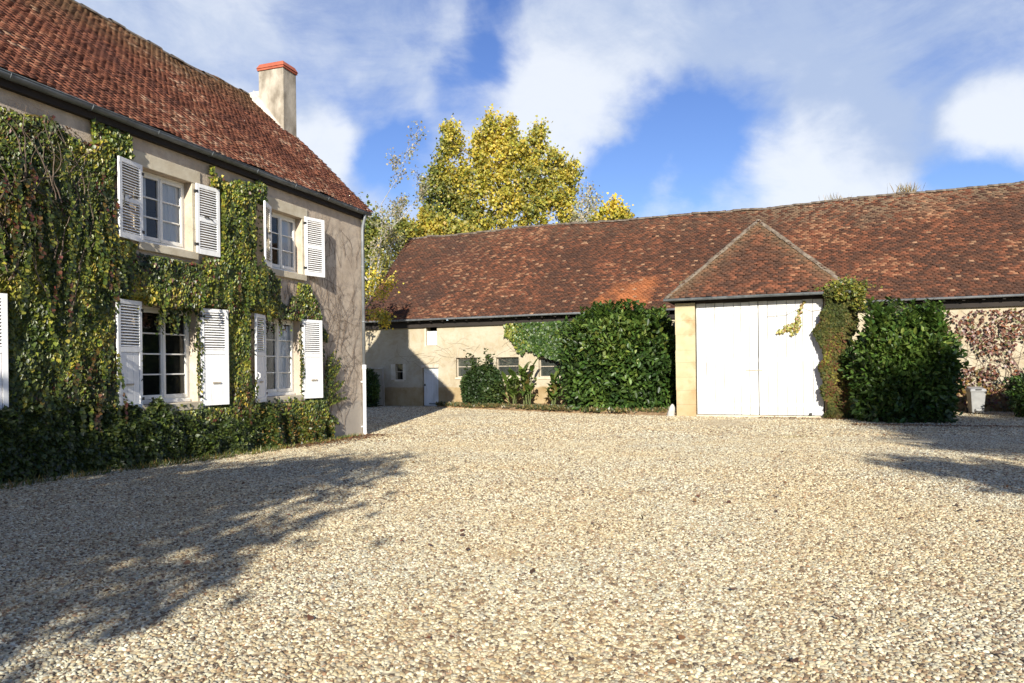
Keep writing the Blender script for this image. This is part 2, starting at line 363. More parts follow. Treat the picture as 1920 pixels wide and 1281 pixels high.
# ------------------------------------------------------------------ ground
def g_h(x, y):
    t = np.clip((21.-np.asarray(y, float))/14., 0, 1); return .30*t*t*(3-2*t)+0*np.asarray(x)
def grid_ground(name, xs, ys, dz, mat, rough=0):
    X, Y = np.meshgrid(xs, ys); Z = g_h(X, Y)+dz
    P = np.stack([X.ravel(), Y.ravel()], 1)
    if rough: Z = Z+(fbm(P, .45, 3).reshape(Z.shape)-.5)*rough
    V = np.stack([X.ravel(), Y.ravel(), Z.ravel()], 1); nx, ny = len(xs), len(ys)
    i = np.arange(nx*ny).reshape(ny, nx); Q = np.stack([i[:-1, :-1], i[:-1, 1:], i[1:, 1:], i[1:, :-1]], -1).reshape(-1, 4)
    return tag(np_mesh(name, V, Q, mat, smooth=True), kind='structure')
xs = np.concatenate([[-900, -300, -120, -60], np.linspace(-40, 50, 46), [70, 130, 300, 900]])
ys = np.concatenate([[-600, -200, -80, -40], np.linspace(-20, 60, 41), [90, 150, 400, 1500]])
grid_ground('ground', xs, ys, -.10, M['grassland'])
grid_ground('gravel_yard', np.linspace(-18, 44, 249), np.linspace(-12, 50, 249), 0, M['gravel'], .05)

# ------------------------------------------------------------------ tiled roof surface
def tiled(name, O, U, Vv, u0, u1, v0, v1, w, course, pal, parent, mat, inside=None, sag=None, seed=1, moss=None, extra=None, jit=1.):
    """rows of flat clay tiles laid on the plane O + u U + v V; colour is each tile's own clay and lichen"""
    rg = np.random.default_rng(seed); O, U, Vv = (np.array(a, float) for a in (O, U, Vv)); Nn = np.cross(U, Vv)
    rows = int((v1-v0)/course)+1; us, vs = [], []
    for r in range(rows):
        n = int((u1-u0)/w)+2; a = u0+(np.arange(n)-(.5 if r % 2 else 0))*w; us.append(a); vs.append(np.full(n, v0+r*course))
    u = np.concatenate(us); v = np.concatenate(vs); n = len(u)
    uv = np.stack([u+w/2, v+course/2], 1)
    keep = (u > u0-w) & (u+w*.5 < u1+w*.5)
    if inside is not None: keep &= inside(uv[:, 0], uv[:, 1])
    u, v, uv = u[keep], v[keep], uv[keep]; n = len(u)
    du = rg.normal(0, .006*jit, n); dv = rg.normal(0, .010*jit, n); lift = np.abs(rg.normal(0, .008*jit, n)); rot = rg.normal(0, .02*jit, n)
    a0, a1 = u+du+.003, u+du+w-.003; b0, b1 = v+dv, v+dv+course*1.7
    hb = .034+lift; ht = .002+lift*.3
    corners = []
    for (uu, vv, hh) in ((a0, b0+rot*w/2, hb), (a1, b0-rot*w/2, hb+rg.normal(0, .004*jit, n)), (a1, b1, ht), (a0, b1, ht)):
        corners.append((uu, vv, hh))
    for (uu, vv, hh) in ((a0, b0+rot*w/2, hb-.022), (a1, b0-rot*w/2, hb-.022), (a1, b1, ht-.02), (a0, b1, ht-.02)): corners.append((uu, vv, hh))
    V = np.zeros((n, 8, 3))
    for k, (uu, vv, hh) in enumerate(corners):
        if sag is not None: hh = hh+sag(uu, vv)
        V[:, k] = O+uu[:, None]*U+vv[:, None]*Vv+hh[:, None]*Nn
    base = (np.arange(n)*8)[:, None]
    Q = np.concatenate([base+np.array(f) for f in ((0, 1, 2, 3), (4, 5, 1, 0), (5, 6, 2, 1), (7, 4, 0, 3))])
    cols = np.array([p[1] for p in pal]); pr = np.array([p[0] for p in pal], float); pr /= pr.sum()
    macro = fbm(uv, .45, seed+5, 4)
    idx = np.searchsorted(np.cumsum(pr), np.clip(rg.random(n)*.84+(macro-.5)*1.0+.08, 0, .999)); C = cols[np.minimum(idx, len(cols)-1)].copy()
    C *= rg.uniform(.84, 1.18, (n, 1))
    if moss is not None: C = moss(C, uv, rg)
    np_mesh_o = np_mesh(name, V.reshape(-1, 3), Q, mat, parent, np.repeat(C, 8, 0))
    return np_mesh_o

def wall_mesh(mb, x0, x1, z0, z1, ops, y0, y1):
    """front sheet at y0 with openings, reveals back to y1, and back sheet"""
    xs = sorted({x0, x1, *[o[0] for o in ops], *[o[1] for o in ops]}); zs = sorted({z0, z1, *[o[2] for o in ops], *[o[3] for o in ops]})
    for a, b in zip(xs, xs[1:]):
        for c, d in zip(zs, zs[1:]):
            mx, mz = (a+b)/2, (c+d)/2
            if any(o[0] < mx < o[1] and o[2] < mz < o[3] for o in ops): continue
            mb.quad((a, y0, c), (b, y0, c), (b, y0, d), (a, y0, d)); mb.quad((b, y1, c), (a, y1, c), (a, y1, d), (b, y1, d))
    for a, b, c, d in ops:
        mb.quad((a, y0, c), (a, y0, d), (a, y1, d), (a, y1, c)); mb.quad((b, y0, d), (b, y0, c), (b, y1, c), (b, y1, d))
        mb.quad((a, y0, d), (b, y0, d), (b, y1, d), (a, y1, d)); mb.quad((b, y0, c), (a, y0, c), (a, y1, c), (b, y1, c))
    return mb

# ------------------------------------------------------------------ the house (local x along the front to its far corner, -y outwards)
HYAW = .33; HA = math.pi/2-HYAW; HC = (-4.115, 19.947, 0)
house = thing('house', 'two-storey rendered house with brown tiled roof, white louvred shutters and ivy over its front', 'house', HC, HA)
HL = -17.0                                                   # left end of the front
UW = [(-7.56, -6.34, 4.12, 5.46), (-3.99, -2.79, 4.10, 5.45)]
LW = [(-7.58, -6.26, 1.22, 3.0), (-4.20, -2.92, 1.22, 2.99), (-12.1, -10.78, 1.22, 3.0)]
DEP = 6.8; EZ = 6.10; SL = .985; RIDY = 3.4; RIDZ = EZ+.05+(RIDY+.2)*SL
def house_wall():
    mb = MB(); wall_mesh(mb, HL, 0, -.4, EZ, UW+LW, 0, .42)
    # gable end on the far side, with its apex, and the near gable
    for x in (0, HL):
        mb.quad((x, 0, -.4), (x, DEP, -.4), (x, DEP, EZ), (x, 0, EZ)); mb.quad((x, 0, EZ), (x, DEP, EZ), (x, RIDY, RIDZ-.15))
    mb.quad((HL, DEP, -.4), (0, DEP, -.4), (0, DEP, EZ), (HL, DEP, EZ))
    mb.build('wall', M['plaster'], house)
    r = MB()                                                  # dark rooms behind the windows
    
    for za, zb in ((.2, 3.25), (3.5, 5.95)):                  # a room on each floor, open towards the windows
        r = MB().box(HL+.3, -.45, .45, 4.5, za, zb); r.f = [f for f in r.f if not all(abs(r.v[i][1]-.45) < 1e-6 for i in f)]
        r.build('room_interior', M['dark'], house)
house_wall()
def hsag(u, v): return .035*np.sin(u*.9+1)*np.clip(v/5, 0, 1)+.02*np.sin(u*2.3+v)+.012*np.sin(u*5.1+v*3)
PAL_H = ((.26, (.12, .046, .031)), (.30, (.175, .064, .040)), (.26, (.225, .085, .050)), (.12, (.28, .13, .08)), (.06, (.36, .22, .15)))
def hmoss(C, uv, rg):
    k = np.clip((uv[:, 1]-3.1)/1.8+fbm(uv, .9, 51)*.8-.45, 0, 1)[:, None]*.6
    C = C*(1-k)+np.array((.13, .095, .045))*k
    return C
d = math.hypot(1, SL); VS = (0, 1/d, SL/d)
house_roof = tiled('roof', (0, -.2, EZ+.05), (1, 0, 0), VS, HL-.15, .12, 0, (RIDY+.2)*d, .15, .105, PAL_H, house, M['tile'], sag=hsag, seed=3, moss=hmoss, jit=.75)
def house_trim():
    mb = MB()                                                 # boarding under the tiles, both slopes
    p = lambda x, y, z: (x, y, z)
    mb.quad((HL-.15, -.2, EZ+.01), (.1, -.2, EZ+.01), (.1, RIDY, RIDZ-.05), (HL-.15, RIDY, RIDZ-.05))
    mb.quad((HL-.15, RIDY, RIDZ-.05), (.1, RIDY, RIDZ-.05), (.1, DEP+.2, EZ), (HL-.15, DEP+.2, EZ))
    mb.build('roof_boarding', M['wood_dark'], house)
    mb = MB()                                                 # half-round ridge tiles
    x = HL; 
    while x < -.65:
        L = .36; r = random.uniform(.085, .105); dz = .035*math.sin(x*.9+1)+random.uniform(-.03, .035); b = len(mb.v)
        for xx, rr in ((x, r), (x+L*1.06, r*.88)):
            for k in range(9):
                a = math.pi*k/8; mb.v.append((xx, RIDY-math.cos(a)*rr*1.25, RIDZ-.06+dz+math.sin(a)*rr))
        for k in range(8): mb.f.append((b+k, b+k+1, b+9+k+1, b+9+k))
        x += L
    mb.build('ridge_tiles', M['ridge'], house_roof, smooth=True)
    v = MB()                                                  # pale mortar verge on the far gable
    n = 26
    for i in range(n):
        t0, t1 = i/n, (i+1)/n; y0, y1 = -.2+t0*(RIDY-.9), -.2+t1*(RIDY-.9); z = lambda y: EZ+.05+(y+.2)*SL; w = random.uniform(-.012, .012)
        v.hexa([(.02, y0, z(y0)-.13), (.135+w, y0, z(y0)-.13), (.135+w, y1, z(y1)-.13), (.02, y1, z(y1)-.13), (.02, y0, z(y0)+.045), (.135+w, y0, z(y0)+.045), (.135+w, y1, z(y1)+.045), (.02, y1, z(y1)+.045)])
    v.build('gable_verge', M['mortar'], house)
    MB().box(HL, 0, -.10, -.004, EZ-.15, EZ-.02).build('eave_board', M['wood_dark'], house)
    g = MB(); n = 10; yc, r = -.155, .078; xs_ = np.linspace(HL-.1, .16, 40); b = 0
    for x in xs_:
        for rr in (r, r-.006):
            for k in range(n+1):
                a = math.pi*k/n; g.v.append((x, yc-math.cos(a)*rr, EZ+.03-math.sin(a)*rr+.006*math.sin(x*2)))
    w = 2*(n+1)
    for i in range(len(xs_)-1):
        for k in range(n):
            o = i*w; g.f.append((o+k, o+k+1, o+w+k+1, o+w+k)); o2 = o+n+1; g.f.append((o2+k+1, o2+k, o2+w+k, o2+w+k+1))
        g.f.append((i*w, i*w+w, i*w+w+n+1, i*w+n+1))
    o = (len(xs_)-1)*w; g.f.append(tuple(o+k for k in range(n+1)))
    g.tube([(HL, yc-r, EZ+.035), (.16, yc-r, EZ+.035)], .010, 6)
    for x in np.arange(HL+.2, 0, 1.35): g.tube([(x, yc+r*math.cos(a)*1.04, EZ+.03-r*1.04*math.sin(a)) for a in np.linspace(0, math.pi, 9)], .009, 5)
    g.build('gutter', M['zinc'], house, smooth=True)
    dp = MB().tube([(-.10, -.155, EZ-.03), (-.10, -.15, EZ-.14), (-.085, -.085, EZ-.34), (-.085, -.07, EZ-.5), (-.085, -.07, 1.85)], .046, 12)
    for z in (4.6, 3.1): dp.tube([(-.085, -.07, z), (-.085, -.07, z+.035)], .053, 12)
    pipe = dp.build('downpipe', M['zinc_light'], house, smooth=True)
    c = MB().tube([(-.085, -.075, -.05), (-.085, -.075, 1.80), (-.085, -.075, 1.82), (-.085, -.075, 1.93)], [.046, .046, .060, .060], 14)
    for z in (.22, 1.45): c.box(-.155, -.015, -.06, 0, z, z+.03)
    c.build('pipe_sleeve', M['whitepipe'], pipe, smooth=False)
    # chimney
    ch = MB(); y0, y1, x0, x1 = 2.15, 2.98, -.5, .1; zr = lambda y: EZ+.05+(y+.2)*SL
    ch.hexa([(x0, y0, zr(y0)-.3), (x1, y0, zr(y0)-.3), (x1, y1, zr(y0)-.3), (x0, y1, zr(y0)-.3), (x0, y0, 10.30), (x1, y0, 10.30), (x1, y1, 10.30), (x0, y1, 10.30)])
    cho = ch.build('chimney', M['chimney'], house, bevel=.015)
    ff = MB()                                                 # mortar fillet up the slope where the stack meets the tiles
    a, b = y0-.02, RIDY-.25
    ff.hexa([(x0-.10, a, zr(a)), (x0+.05, a, zr(a)), (x0+.05, b, zr(b)), (x0-.10, b, zr(b)), (x0-.06, a, zr(a)+.08), (x0+.02, a, zr(a)+.10), (x0+.02, b, zr(b)+.36), (x0-.05, b, zr(b)+.30)])
    e = RIDY-.02; zt = zr(y1)
    ff.hexa([(x0+.02, y1, zt-.1), (x1-.02, y1, zt-.1), (x1-.02, e, zr(e)-.15), (x0+.02, e, zr(e)-.15), (x0+.02, y1, zt+.48), (x1-.02, y1, zt+.48), (x1-.02, e, zr(e)+.08), (x0+.02, e, zr(e)+.08)])
    ff.build('mortar_fillet', M['mortar'], cho, bevel=.02)
    cp = MB(); o = .05
    cp.box(x0-.03, x1+.03, y0-.03, y1+.03, 10.301, 10.36)
    cp.hexa([(x0-o, y0-o, 10.362), (x1+o, y0-o, 10.362), (x1+o, y1+o, 10.362), (x0-o, y1+o, 10.362), (x0+.02, y0+.02, 10.50), (x1-.02, y0+.02, 10.50), (x1-.02, y1-.02, 10.50), (x0+.02, y1-.02, 10.50)])
    cp.build('chimney_cap', M['redcap'], cho, bevel=.008)
house_trim()

def window(x0, x1, z0, z1, rows, parent, curtain=None, sill=True, y=.17, lintel=True):
    fr = MB(); t = .055; cx = (x0+x1)/2; X0, X1, Z0, Z1 = x0+.004, x1-.004, z0+.004, z1-.004
    fr.box(X0, X0+t, y, y+.07, Z0, Z1); fr.box(X1-t, X1, y, y+.07, Z0, Z1); fr.box(X0+t, X1-t, y, y+.07, Z1-t, Z1); fr.box(X0+t, X1-t, y, y+.07, Z0, Z0+t+.03)
    for a, b in ((X0+t, cx-.004), (cx+.004, X1-t)):           # two casements
        s = .05; c, d = Z0+t+.032, Z1-t-.002; q = y-.012
        fr.box(a+.002, a+s, q, y+.045, c, d); fr.box(b-s, b-.002, q, y+.045, c, d); fr.box(a+s, b-s, q, y+.045, d-s, d); fr.box(a+s, b-s, q, y+.045, c, c+s+.02)
        for k in range(1, rows):
            z = c+s+.02+(d-s-c-s-.02)*k/rows; fr.box(a+s, b-s, y-.004, y+.035, z-.013, z+.013)
    fr.box(cx-.024, cx+.024, y-.026, y-.0125, Z0+t+.06, Z1-t-.03)
    fr.box(X0+.03, X1-.03, y-.05, y-.001, Z0, Z0+.055)       # weather bar
    f = fr.build('window', M['frame'], parent, bevel=.004)
    MB().quad((x0+.06, y+.02, z0+.06), (x1-.06, y+.02, z0+.06), (x1-.06, y+.02, z1-.06), (x0+.06, y+.02, z1-.06)).build('pane', M['glass'], f)
    if curtain:
        for (a, b, zt, zb) in curtain:
            mb = MB(); n = 26
            for k in range(n+1):
                x = a+(b-a)*k/n; yy = y+.06+.018*math.sin(k*1.9)+.012*math.sin(k*.7+1); mb.v += [(x, yy, zb), (x, yy+.01, zt)]
            for k in range(n): mb.f.append((2*k, 2*k+2, 2*k+3, 2*k+1))
            mb.build('curtain', M['curtain'], f, smooth=True)
    return f
def surround(x0, x1, z0, z1, parent):
    l = MB(); l.box(x0-.20, x1+.22, -.022, .004, z1+.002, z1+.26); l.build('lintel', M['lintel'], parent, bevel=.008)
    for e in (0, 1):
        j = MB()
        for k in range(6):
            a, b = z0+(z1-z0)*k/6, z0+(z1-z0)*(k+1)/6; w = .16 if k % 2 else .11
            j.box(*((x1+.0015, x1+w) if e else (x0-w, x0-.0015)), -.016, .004, a+.001, b-.001)
        j.build('jamb', M['lintel'], parent, bevel=.003)
    s = MB(); s.box(x0-.10, x1+.10, -.07, .16, z0-.15, z0-.002); s.build('window_sill', M['lintel'], parent, bevel=.012)
for (a, b, c, d) in UW:
    window(a, b, c, d, 3, house, [(a+.62, b-.08, d-.1, c+.08), (a+.08, a+.34, d-.1, c+.08)]); surround(a, b, c, d, house)
window(*LW[0], 4, house); surround(*LW[0], house)
window(*LW[1], 4, house, [(LW[1][0]+.68, LW[1][1]-.10, 2.85, 1.3)]); surround(*LW[1], house)
window(*LW[2], 4, house); surround(*LW[2], house)

def shutter_mesh(w, h, solid, flip):
    """louvred leaf; local x from the hinge, z up; solid = share of the height that is boarded"""
    mb = MB(); s = .075; t = .019; e = 1 if flip else -1
    def bx(a, b, y0, y1, c, d):
        a, b = (a, b) if not flip else (-b, -a); mb.box(a, b, y0, y1, c, d)
    bx(0, s, -t, t, 0, h); bx(w-s, w, -t, t, 0, h)
    bx(s, w-s, -t, t, h-s, h); bx(s, w-s, -t, t, 0, s+.03)
    mid = h*.5 if not solid else h*solid
    bx(s, w-s, -t, t, mid-.045, mid+.045)
    def louvres(z0, z1):
        n = int((z1-z0)/.047)
        for k in range(n):
            z = z0+(k+.5)*(z1-z0)/n; a, b = (s, w-s) if not flip else (-(w-s), -s); mb.slat(a, b, 0, z, .024, .0045, R(38))
    louvres(mid+.045, h-s)
    if solid:
        n = 3; a0 = s+.004; W = (w-2*s-.008)/n
        for k in range(n): bx(a0+k*W+.003, a0+(k+1)*W-.003, -t+.010, t-.010, s+.032, mid-.048)
    else: louvres(s+.03, mid-.045)
    return mb.mesh('shutter')
def put_shutter(x, z, w, h, theta, flip, solid, kind):
    o = link('shutter', shutter_mesh(w, h, solid, flip), house, M['white'], (x, -.045, z), (0, 0, theta if flip else -theta))
    m = o.modifiers.new('bevel', 'BEVEL'); m.width = .003; m.segments = 1; m.limit_method = 'ANGLE'
    e = -1 if flip else 1
    hd = MB()
    if kind == 'latch':                                       # black catch of an upper leaf
        zc = h*.5; hd.tube([(e*.17+e*.22*k/8, -.035-.01*math.sin(k), zc+.05-.045*(k/8)**2+.02*math.sin(k/8*math.pi)) for k in range(9)], .010, 6)
        if flip:
            hd.tube([(e*(w-.10), -.03, zc+.11), (e*(w-.10), -.03, zc-.13)], .013, 6)
        hd.build('latch', M['black'], o)
    elif kind == 'slot':
        hd.box(min(e*.25, e*.43), max(e*.25, e*.43), -.034, -.0195, h*.225, h*.235+.012); hd.build('latch', M['oldwood'], o)
        if flip:
            g = MB(); X = e*(w-.06); g.tube([(X, -.018, h*.27), (X, -.065, h*.285), (X, -.065, h*.325), (X, -.018, h*.34)], .010, 6); g.build('handle', M['white'], o)
    for zz in (.16, h-.18): MB().box(-.03, .03, -.026, .026, zz, zz+.05).build('hinge', M['black'], o)
    return o
put_shutter(-7.57, 4.10, .60, 1.37, R(10), True, 0, 'latch')
put_shutter(-6.27, 4.10, .59, 1.37, R(4), False, 0, 'latch')
put_shutter(-4.00, 4.09, .60, 1.39, R(25), True, 0, 'latch')
put_shutter(-2.72, 4.09, .60, 1.42, R(15), False, 0, None)
put_shutter(-7.62, 1.15, .62, 1.90, R(10), True, .55, 'slot')
put_shutter(-6.20, 1.13, .63, 1.91, R(13), False, .55, 'slot')
put_shutter(-4.24, 1.12, .61, 1.90, R(19), True, .55, 'slot')
put_shutter(-2.88, 1.12, .62, 1.90, R(14), False, .55, 'slot')
put_shutter(-10.72, 1.15, .62, 1.80, R(12), False, .55, 'slot')
put_shutter(-12.16, 1.15, .62, 1.80, R(10), True, .55, 'slot')

# ------------------------------------------------------------------ the barn (local x along its front to the right, -y towards the yard)
BA = -.383; BO = (-4.254, 34.622, 0)
barn = thing('barn', 'long low barn with mottled red-brown tile roof and hipped porch over its white door', 'barn', BO, BA)
B0, B1 = -3.45, 40.0; BEZ = 4.12; OV = .42; BRY = 5.0; BRZ = 9.12
BSL = (BRZ-BEZ-.04)/(BRY+OV)
BWIN = [(1.74, 2.83, 1.38, 2.30), (3.80, 4.92, 1.40, 2.29), (5.88, 6.98, 1.36, 2.26)]
BDOOR = (-.06, .79, .0, 1.93); BHATCH = (.17, .75, 2.92, 3.86); BSLIT = (-1.55, -1.15, 1.30, 2.05)
P0, P1, PY = 12.70, 18.36, -4.47                            # porch
PD0, PD1 = 13.40, 17.56
def barn_walls():
    mb = MB(); wall_mesh(mb, B0, B1, -.4, BEZ-.12, BWIN+[BDOOR, BHATCH, BSLIT], 0, .45)
    for x in (B0, B1):
        mb.quad((x, .0, -.4), (x, 2*BRY, -.4), (x, 2*BRY, BEZ-.12), (x, 0, BEZ-.12)); mb.quad((x, 0, BEZ-.12), (x, 2*BRY, BEZ-.12), (x, BRY, BRZ-.25))
    mb.quad((B0, 2*BRY, -.4), (B1, 2*BRY, -.4), (B1, 2*BRY, BEZ-.12), (B0, 2*BRY, BEZ-.12))
    mb.build('wall', M['barn'], barn)
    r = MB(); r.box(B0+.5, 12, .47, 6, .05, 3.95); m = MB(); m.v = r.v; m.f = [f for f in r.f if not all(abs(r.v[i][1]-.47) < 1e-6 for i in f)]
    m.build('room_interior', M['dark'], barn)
    for xa in (P0+.03, P1-.40): MB().box(xa, xa+.37, PY+.45, -.003, -.3, 4.0).build('porch_wall', M['barn'], barn)   # side walls of the porch
    for a, b in ((P0, PD0-.02), (PD1+.02, P1)):
        p = MB(); z = -.2; k = 0
        hs = (.62, .50, .47, .52, .44, .55, .50, .48, .45)
        for h in hs:
            top = min(z+h, 4.02); w = random.uniform(-.012, .012)
            p.box(a+(w if a == P0 else 0), b, PY+abs(w)*.5, PY+.45, z+.001, top-.0008); z += h
            if z >= 4: break
        p.build('pillar', M['stone'], barn, bevel=.006)
    MB().box(PD0-.02, PD1+.02, PY+.10, PY+.5, -.2, .055).build('threshold', M['lintel'], barn, bevel=.01)
barn_walls()
def bsag(u, v): return (.05*np.sin(u*.31+.6)+.03*np.sin(u*.83+v*.6)+.012*np.sin(u*2.7+v*1.9))*np.clip(v/3+.1, 0, 1)
PAL_B = ((.30, (.058, .028, .019)), (.27, (.084, .037, .022)), (.22, (.116, .045, .025)), (.15, (.165, .061, .032)), (.05, (.235, .115, .063)))
def bmoss(C, uv, rg):
    u, v = uv[:, 0], uv[:, 1]
    k = np.clip(1.0-((u-9.9-.35*(v-1.2))/1.25)**2-((v-1.0)/1.25)**2+(fbm(uv, 1.5, 77, 4)-.5)*2.2+.25*rg.random(len(u)), 0, 1)[:, None]           # patch of newer orange tiles
    C = C*(1-k*.85)+np.array((.36, .125, .046))*rg.uniform(.8, 1.15, (len(u), 1))*k*.85
    k = np.clip((v-5.2)/2.4+(fbm(uv, .8, 31)-.5)*1.2, 0, 1)[:, None]*(rg.random((len(u), 1)) < .55)*.7*np.clip((u[:, None]-9)/9, .25, 1)
    C = C*(1-k)+np.array((.21, .155, .10))*k                                                                    # lichen near the ridge
    k = (rg.random((len(u), 1)) < .022+.03*np.clip(1-np.abs(u[:, None]-2)/7, 0, 1)); C = np.where(k, np.array((.26, .15, .09))*rg.uniform(.7, 1.2, (len(u), 1)), C)
    k = np.clip((3-u)/5, 0, .6)[:, None]*np.clip(fbm(uv, .9, 9)*2-.6, 0, 1)[:, None]
    return C*(1-k)+np.array((.045, .026, .022))*k
d = math.hypot(1, BSL); VB = (0, 1/d, BSL/d)
barn_roof = tiled('roof', (0, -OV, BEZ+.04), (1, 0, 0), VB, B0-.1, B1+.1, 0, (BRY+OV)*d, .18, .112, PAL_B, barn, M['tile'], sag=bsag, seed=8, moss=bmoss, jit=1.1)
def ridge_row(mb, A, B, r=.11, L=.38, wob=.02, sagf=None):
    A, B = Vector(A), Vector(B); n = int((B-A).length/L); t = (B-A).normalized(); side = t.cross(Vector((0, 0, 1))).normalized(); up = side.cross(t)
    for i in range(n):
        p = A+t*L*i; q = A+t*L*(i+1.08); rr = r*random.uniform(.9, 1.1); b = len(mb.v); w = random.uniform(-wob, wob)
        for e, R_ in ((p, rr), (q, rr*.86)):
            dz = (sagf(e) if sagf else 0)+w
            for k in range(9):
                a = math.pi*k/8; mb.v.append(tuple(e-side*math.cos(a)*R_*1.2+up*(math.sin(a)*R_-.03+dz)))
        for k in range(8): mb.f.append((b+k, b+k+1, b+9+k+1, b+9+k))
        mb.f.append(tuple(b+k for k in range(8, -1, -1)))
HIPA = (15.42, PY-.35+3.06, BEZ+.03+3.06)
PE0, PE1, PEY = 12.38, 18.50, PY-.36
def barn_trim():
    b = MB()
    b.quad((B0-.1, -OV, BEZ-.02), (B1, -OV, BEZ-.02), (B1, BRY, BRZ-.26), (B0-.1, BRY, BRZ-.26)); b.quad((B0-.1, BRY, BRZ-.08), (B1, BRY, BRZ-.08), (B1, 2*BRY+OV, BEZ), (B0-.1, 2*BRY+OV, BEZ))
    b.build('roof_boarding', M['wood_dark'], barn)
    r = MB(); ridge_row(r, (B0-.1, BRY, BRZ), (B1, BRY, BRZ), .11, .38, .025, lambda e: float(bsag(np.array(e.x), np.array(7.))))
    r.build('ridge_tiles', M['ridge'], barn_roof, smooth=True)
    w = MB()
    for xa, xb in ((B0, P0-.05), (P1+.05, B1)): MB().box(xa, xb, -.13, -.004, BEZ-.34, BEZ-.05).build('eave_board', M['wood_dark'], barn)
    for x in np.arange(B0+.3, B1, .62):
        if P0-.1 < x < P1+.1 or x > 26: continue
        w = MB(); w.hexa([(x, -OV+.05, BEZ-.10), (x+.09, -OV+.05, BEZ-.10), (x+.09, 0, BEZ-.08+.27), (x, 0, BEZ+.19), (x, -OV+.05, BEZ-.02), (x+.09, -OV+.05, BEZ-.02), (x+.09, 0, BEZ+.34), (x, 0, BEZ+.34)])
        w.build('rafter', M['wood_dark'], barn)
    def gutter(x0, x1, y, z, mat, drop=0):
        g = MB(); n = 8; rr = .072; xs_ = np.linspace(x0, x1, 30); w_ = n+1
        for i, x in enumerate(xs_):
            for k in range(n+1):
                a = math.pi*k/n; g.v.append((x, y-math.cos(a)*rr, z-math.sin(a)*rr-drop*i/29+.006*math.sin(x*1.3)))
        for i in range(29):
            for k in range(n): o = i*w_; g.f.append((o+k, o+k+1, o+w_+k+1, o+w_+k))
        g.f.append(tuple(range(n+1))); g.f.append(tuple(29*w_+k for k in range(n+1)))
        g.tube([(x0, y-rr, z+.004), (x1, y-rr, z+.004-drop)], .011, 6)
        for x in np.arange(x0+.3, x1, 1.1): g.tube([(x, y+rr*math.cos(a)*1.05, z-rr*1.05*math.sin(a)) for a in np.linspace(0, math.pi, 8)], .008, 5)
        g.build('gutter', mat, barn, smooth=True)
    gutter(B0-.1, PE0-.05, -OV-.03, BEZ+.035, M['zinc_light']); gutter(PE1+.1, B1, -OV-.03, BEZ+.035, M['zinc_light']); gutter(PE0-.02, PE1+.02, PEY-.02, BEZ+.03, M['zinc'])
    # porch roof: front hip and two sides with their own tiles
    z0 = BEZ+.04; ax, ay, az = HIPA; ym = -OV+(az-BEZ)/BSL
    bb = MB(); bb.quad((PE0, PEY, z0-.04), (PE1, PEY, z0-.04), (ax, ay, az-.05))
    bb.quad((PE0, PEY, z0-.04), (ax, ay, az-.05), (ax, ym, az-.05), (PE0, -OV, z0-.04)); bb.quad((PE1, PEY, z0-.04), (PE1, -OV, z0-.04), (ax, ym, az-.05), (ax, ay, az-.05))
    bb.quad((PE0, PEY, z0-.045), (PE0, 0, z0-.045), (PE1, 0, z0-.045), (PE1, PEY, z0-.045))
    bb.build('porch_boarding', M['wood_dark'], barn)
    dd = math.hypot(ay-PEY, az-z0); Vp = (0, (ay-PEY)/dd, (az-z0)/dd)
    def inf(u, v): t = v/dd; return (u > PE0+(ax-PE0)*t-.03) & (u < PE1+(ax-PE1)*t+.03) & (t < 1)
    def pmoss(C, uv, rg):
        t = uv[:, 1]/dd; el = PE0+(ax-PE0)*t; er = PE1+(ax-PE1)*t
        k = np.exp(-np.minimum(uv[:, 0]-el, er-uv[:, 0])/.35)[:, None]*.6
        C = C*1.15; return C*(1-k)+np.array((.20, .15, .085))*k
    pr = tiled('porch_roof', (0, PEY, z0), (1, 0, 0), Vp, PE0, PE1, 0, dd, .18, .108, PAL_B, barn, M['tile'], inside=inf, seed=21, moss=pmoss, jit=1.5, sag=lambda u, v: .015*np.sin(u*2+v))
    for sx, ex in ((1, PE1), (-1, PE0)):
        w_ = abs(ex-ax); d2 = math.hypot(w_, az-z0); V2 = (-sx*w_/d2, 0, (az-z0)/d2); L = -OV-PEY
        O = (ex, PEY, z0) if sx > 0 else (ex, -OV+ (ym+OV), z0); U2 = (0, 1, 0) if sx > 0 else (0, -1, 0)
        def ins(u, v, sx=sx, d2=d2):
            t = v/d2; y = u+PEY if sx > 0 else ym-u
            return (y > PEY+(ay-PEY)*t) & (y < -OV+(ym+OV)*t) & (t < 1)
        tiled('porch_side_roof', O, U2, V2, 0, ym-PEY, 0, d2, .18, .108, PAL_B, barn, M['tile'], inside=ins, seed=22+sx, jit=1.4)
    h = MB(); ridge_row(h, (PE0+.02, PEY, z0+.02), (ax, ay, az+.05), .085, .34, .015); ridge_row(h, (PE1-.02, PEY, z0+.02), (ax, ay, az+.05), .085, .34, .015); ridge_row(h, (ax, ay, az+.05), (ax, ym, az+.05), .085, .34, .015)
    h.build('hip_tiles', M['ridge'], pr, smooth=True)
barn_trim()
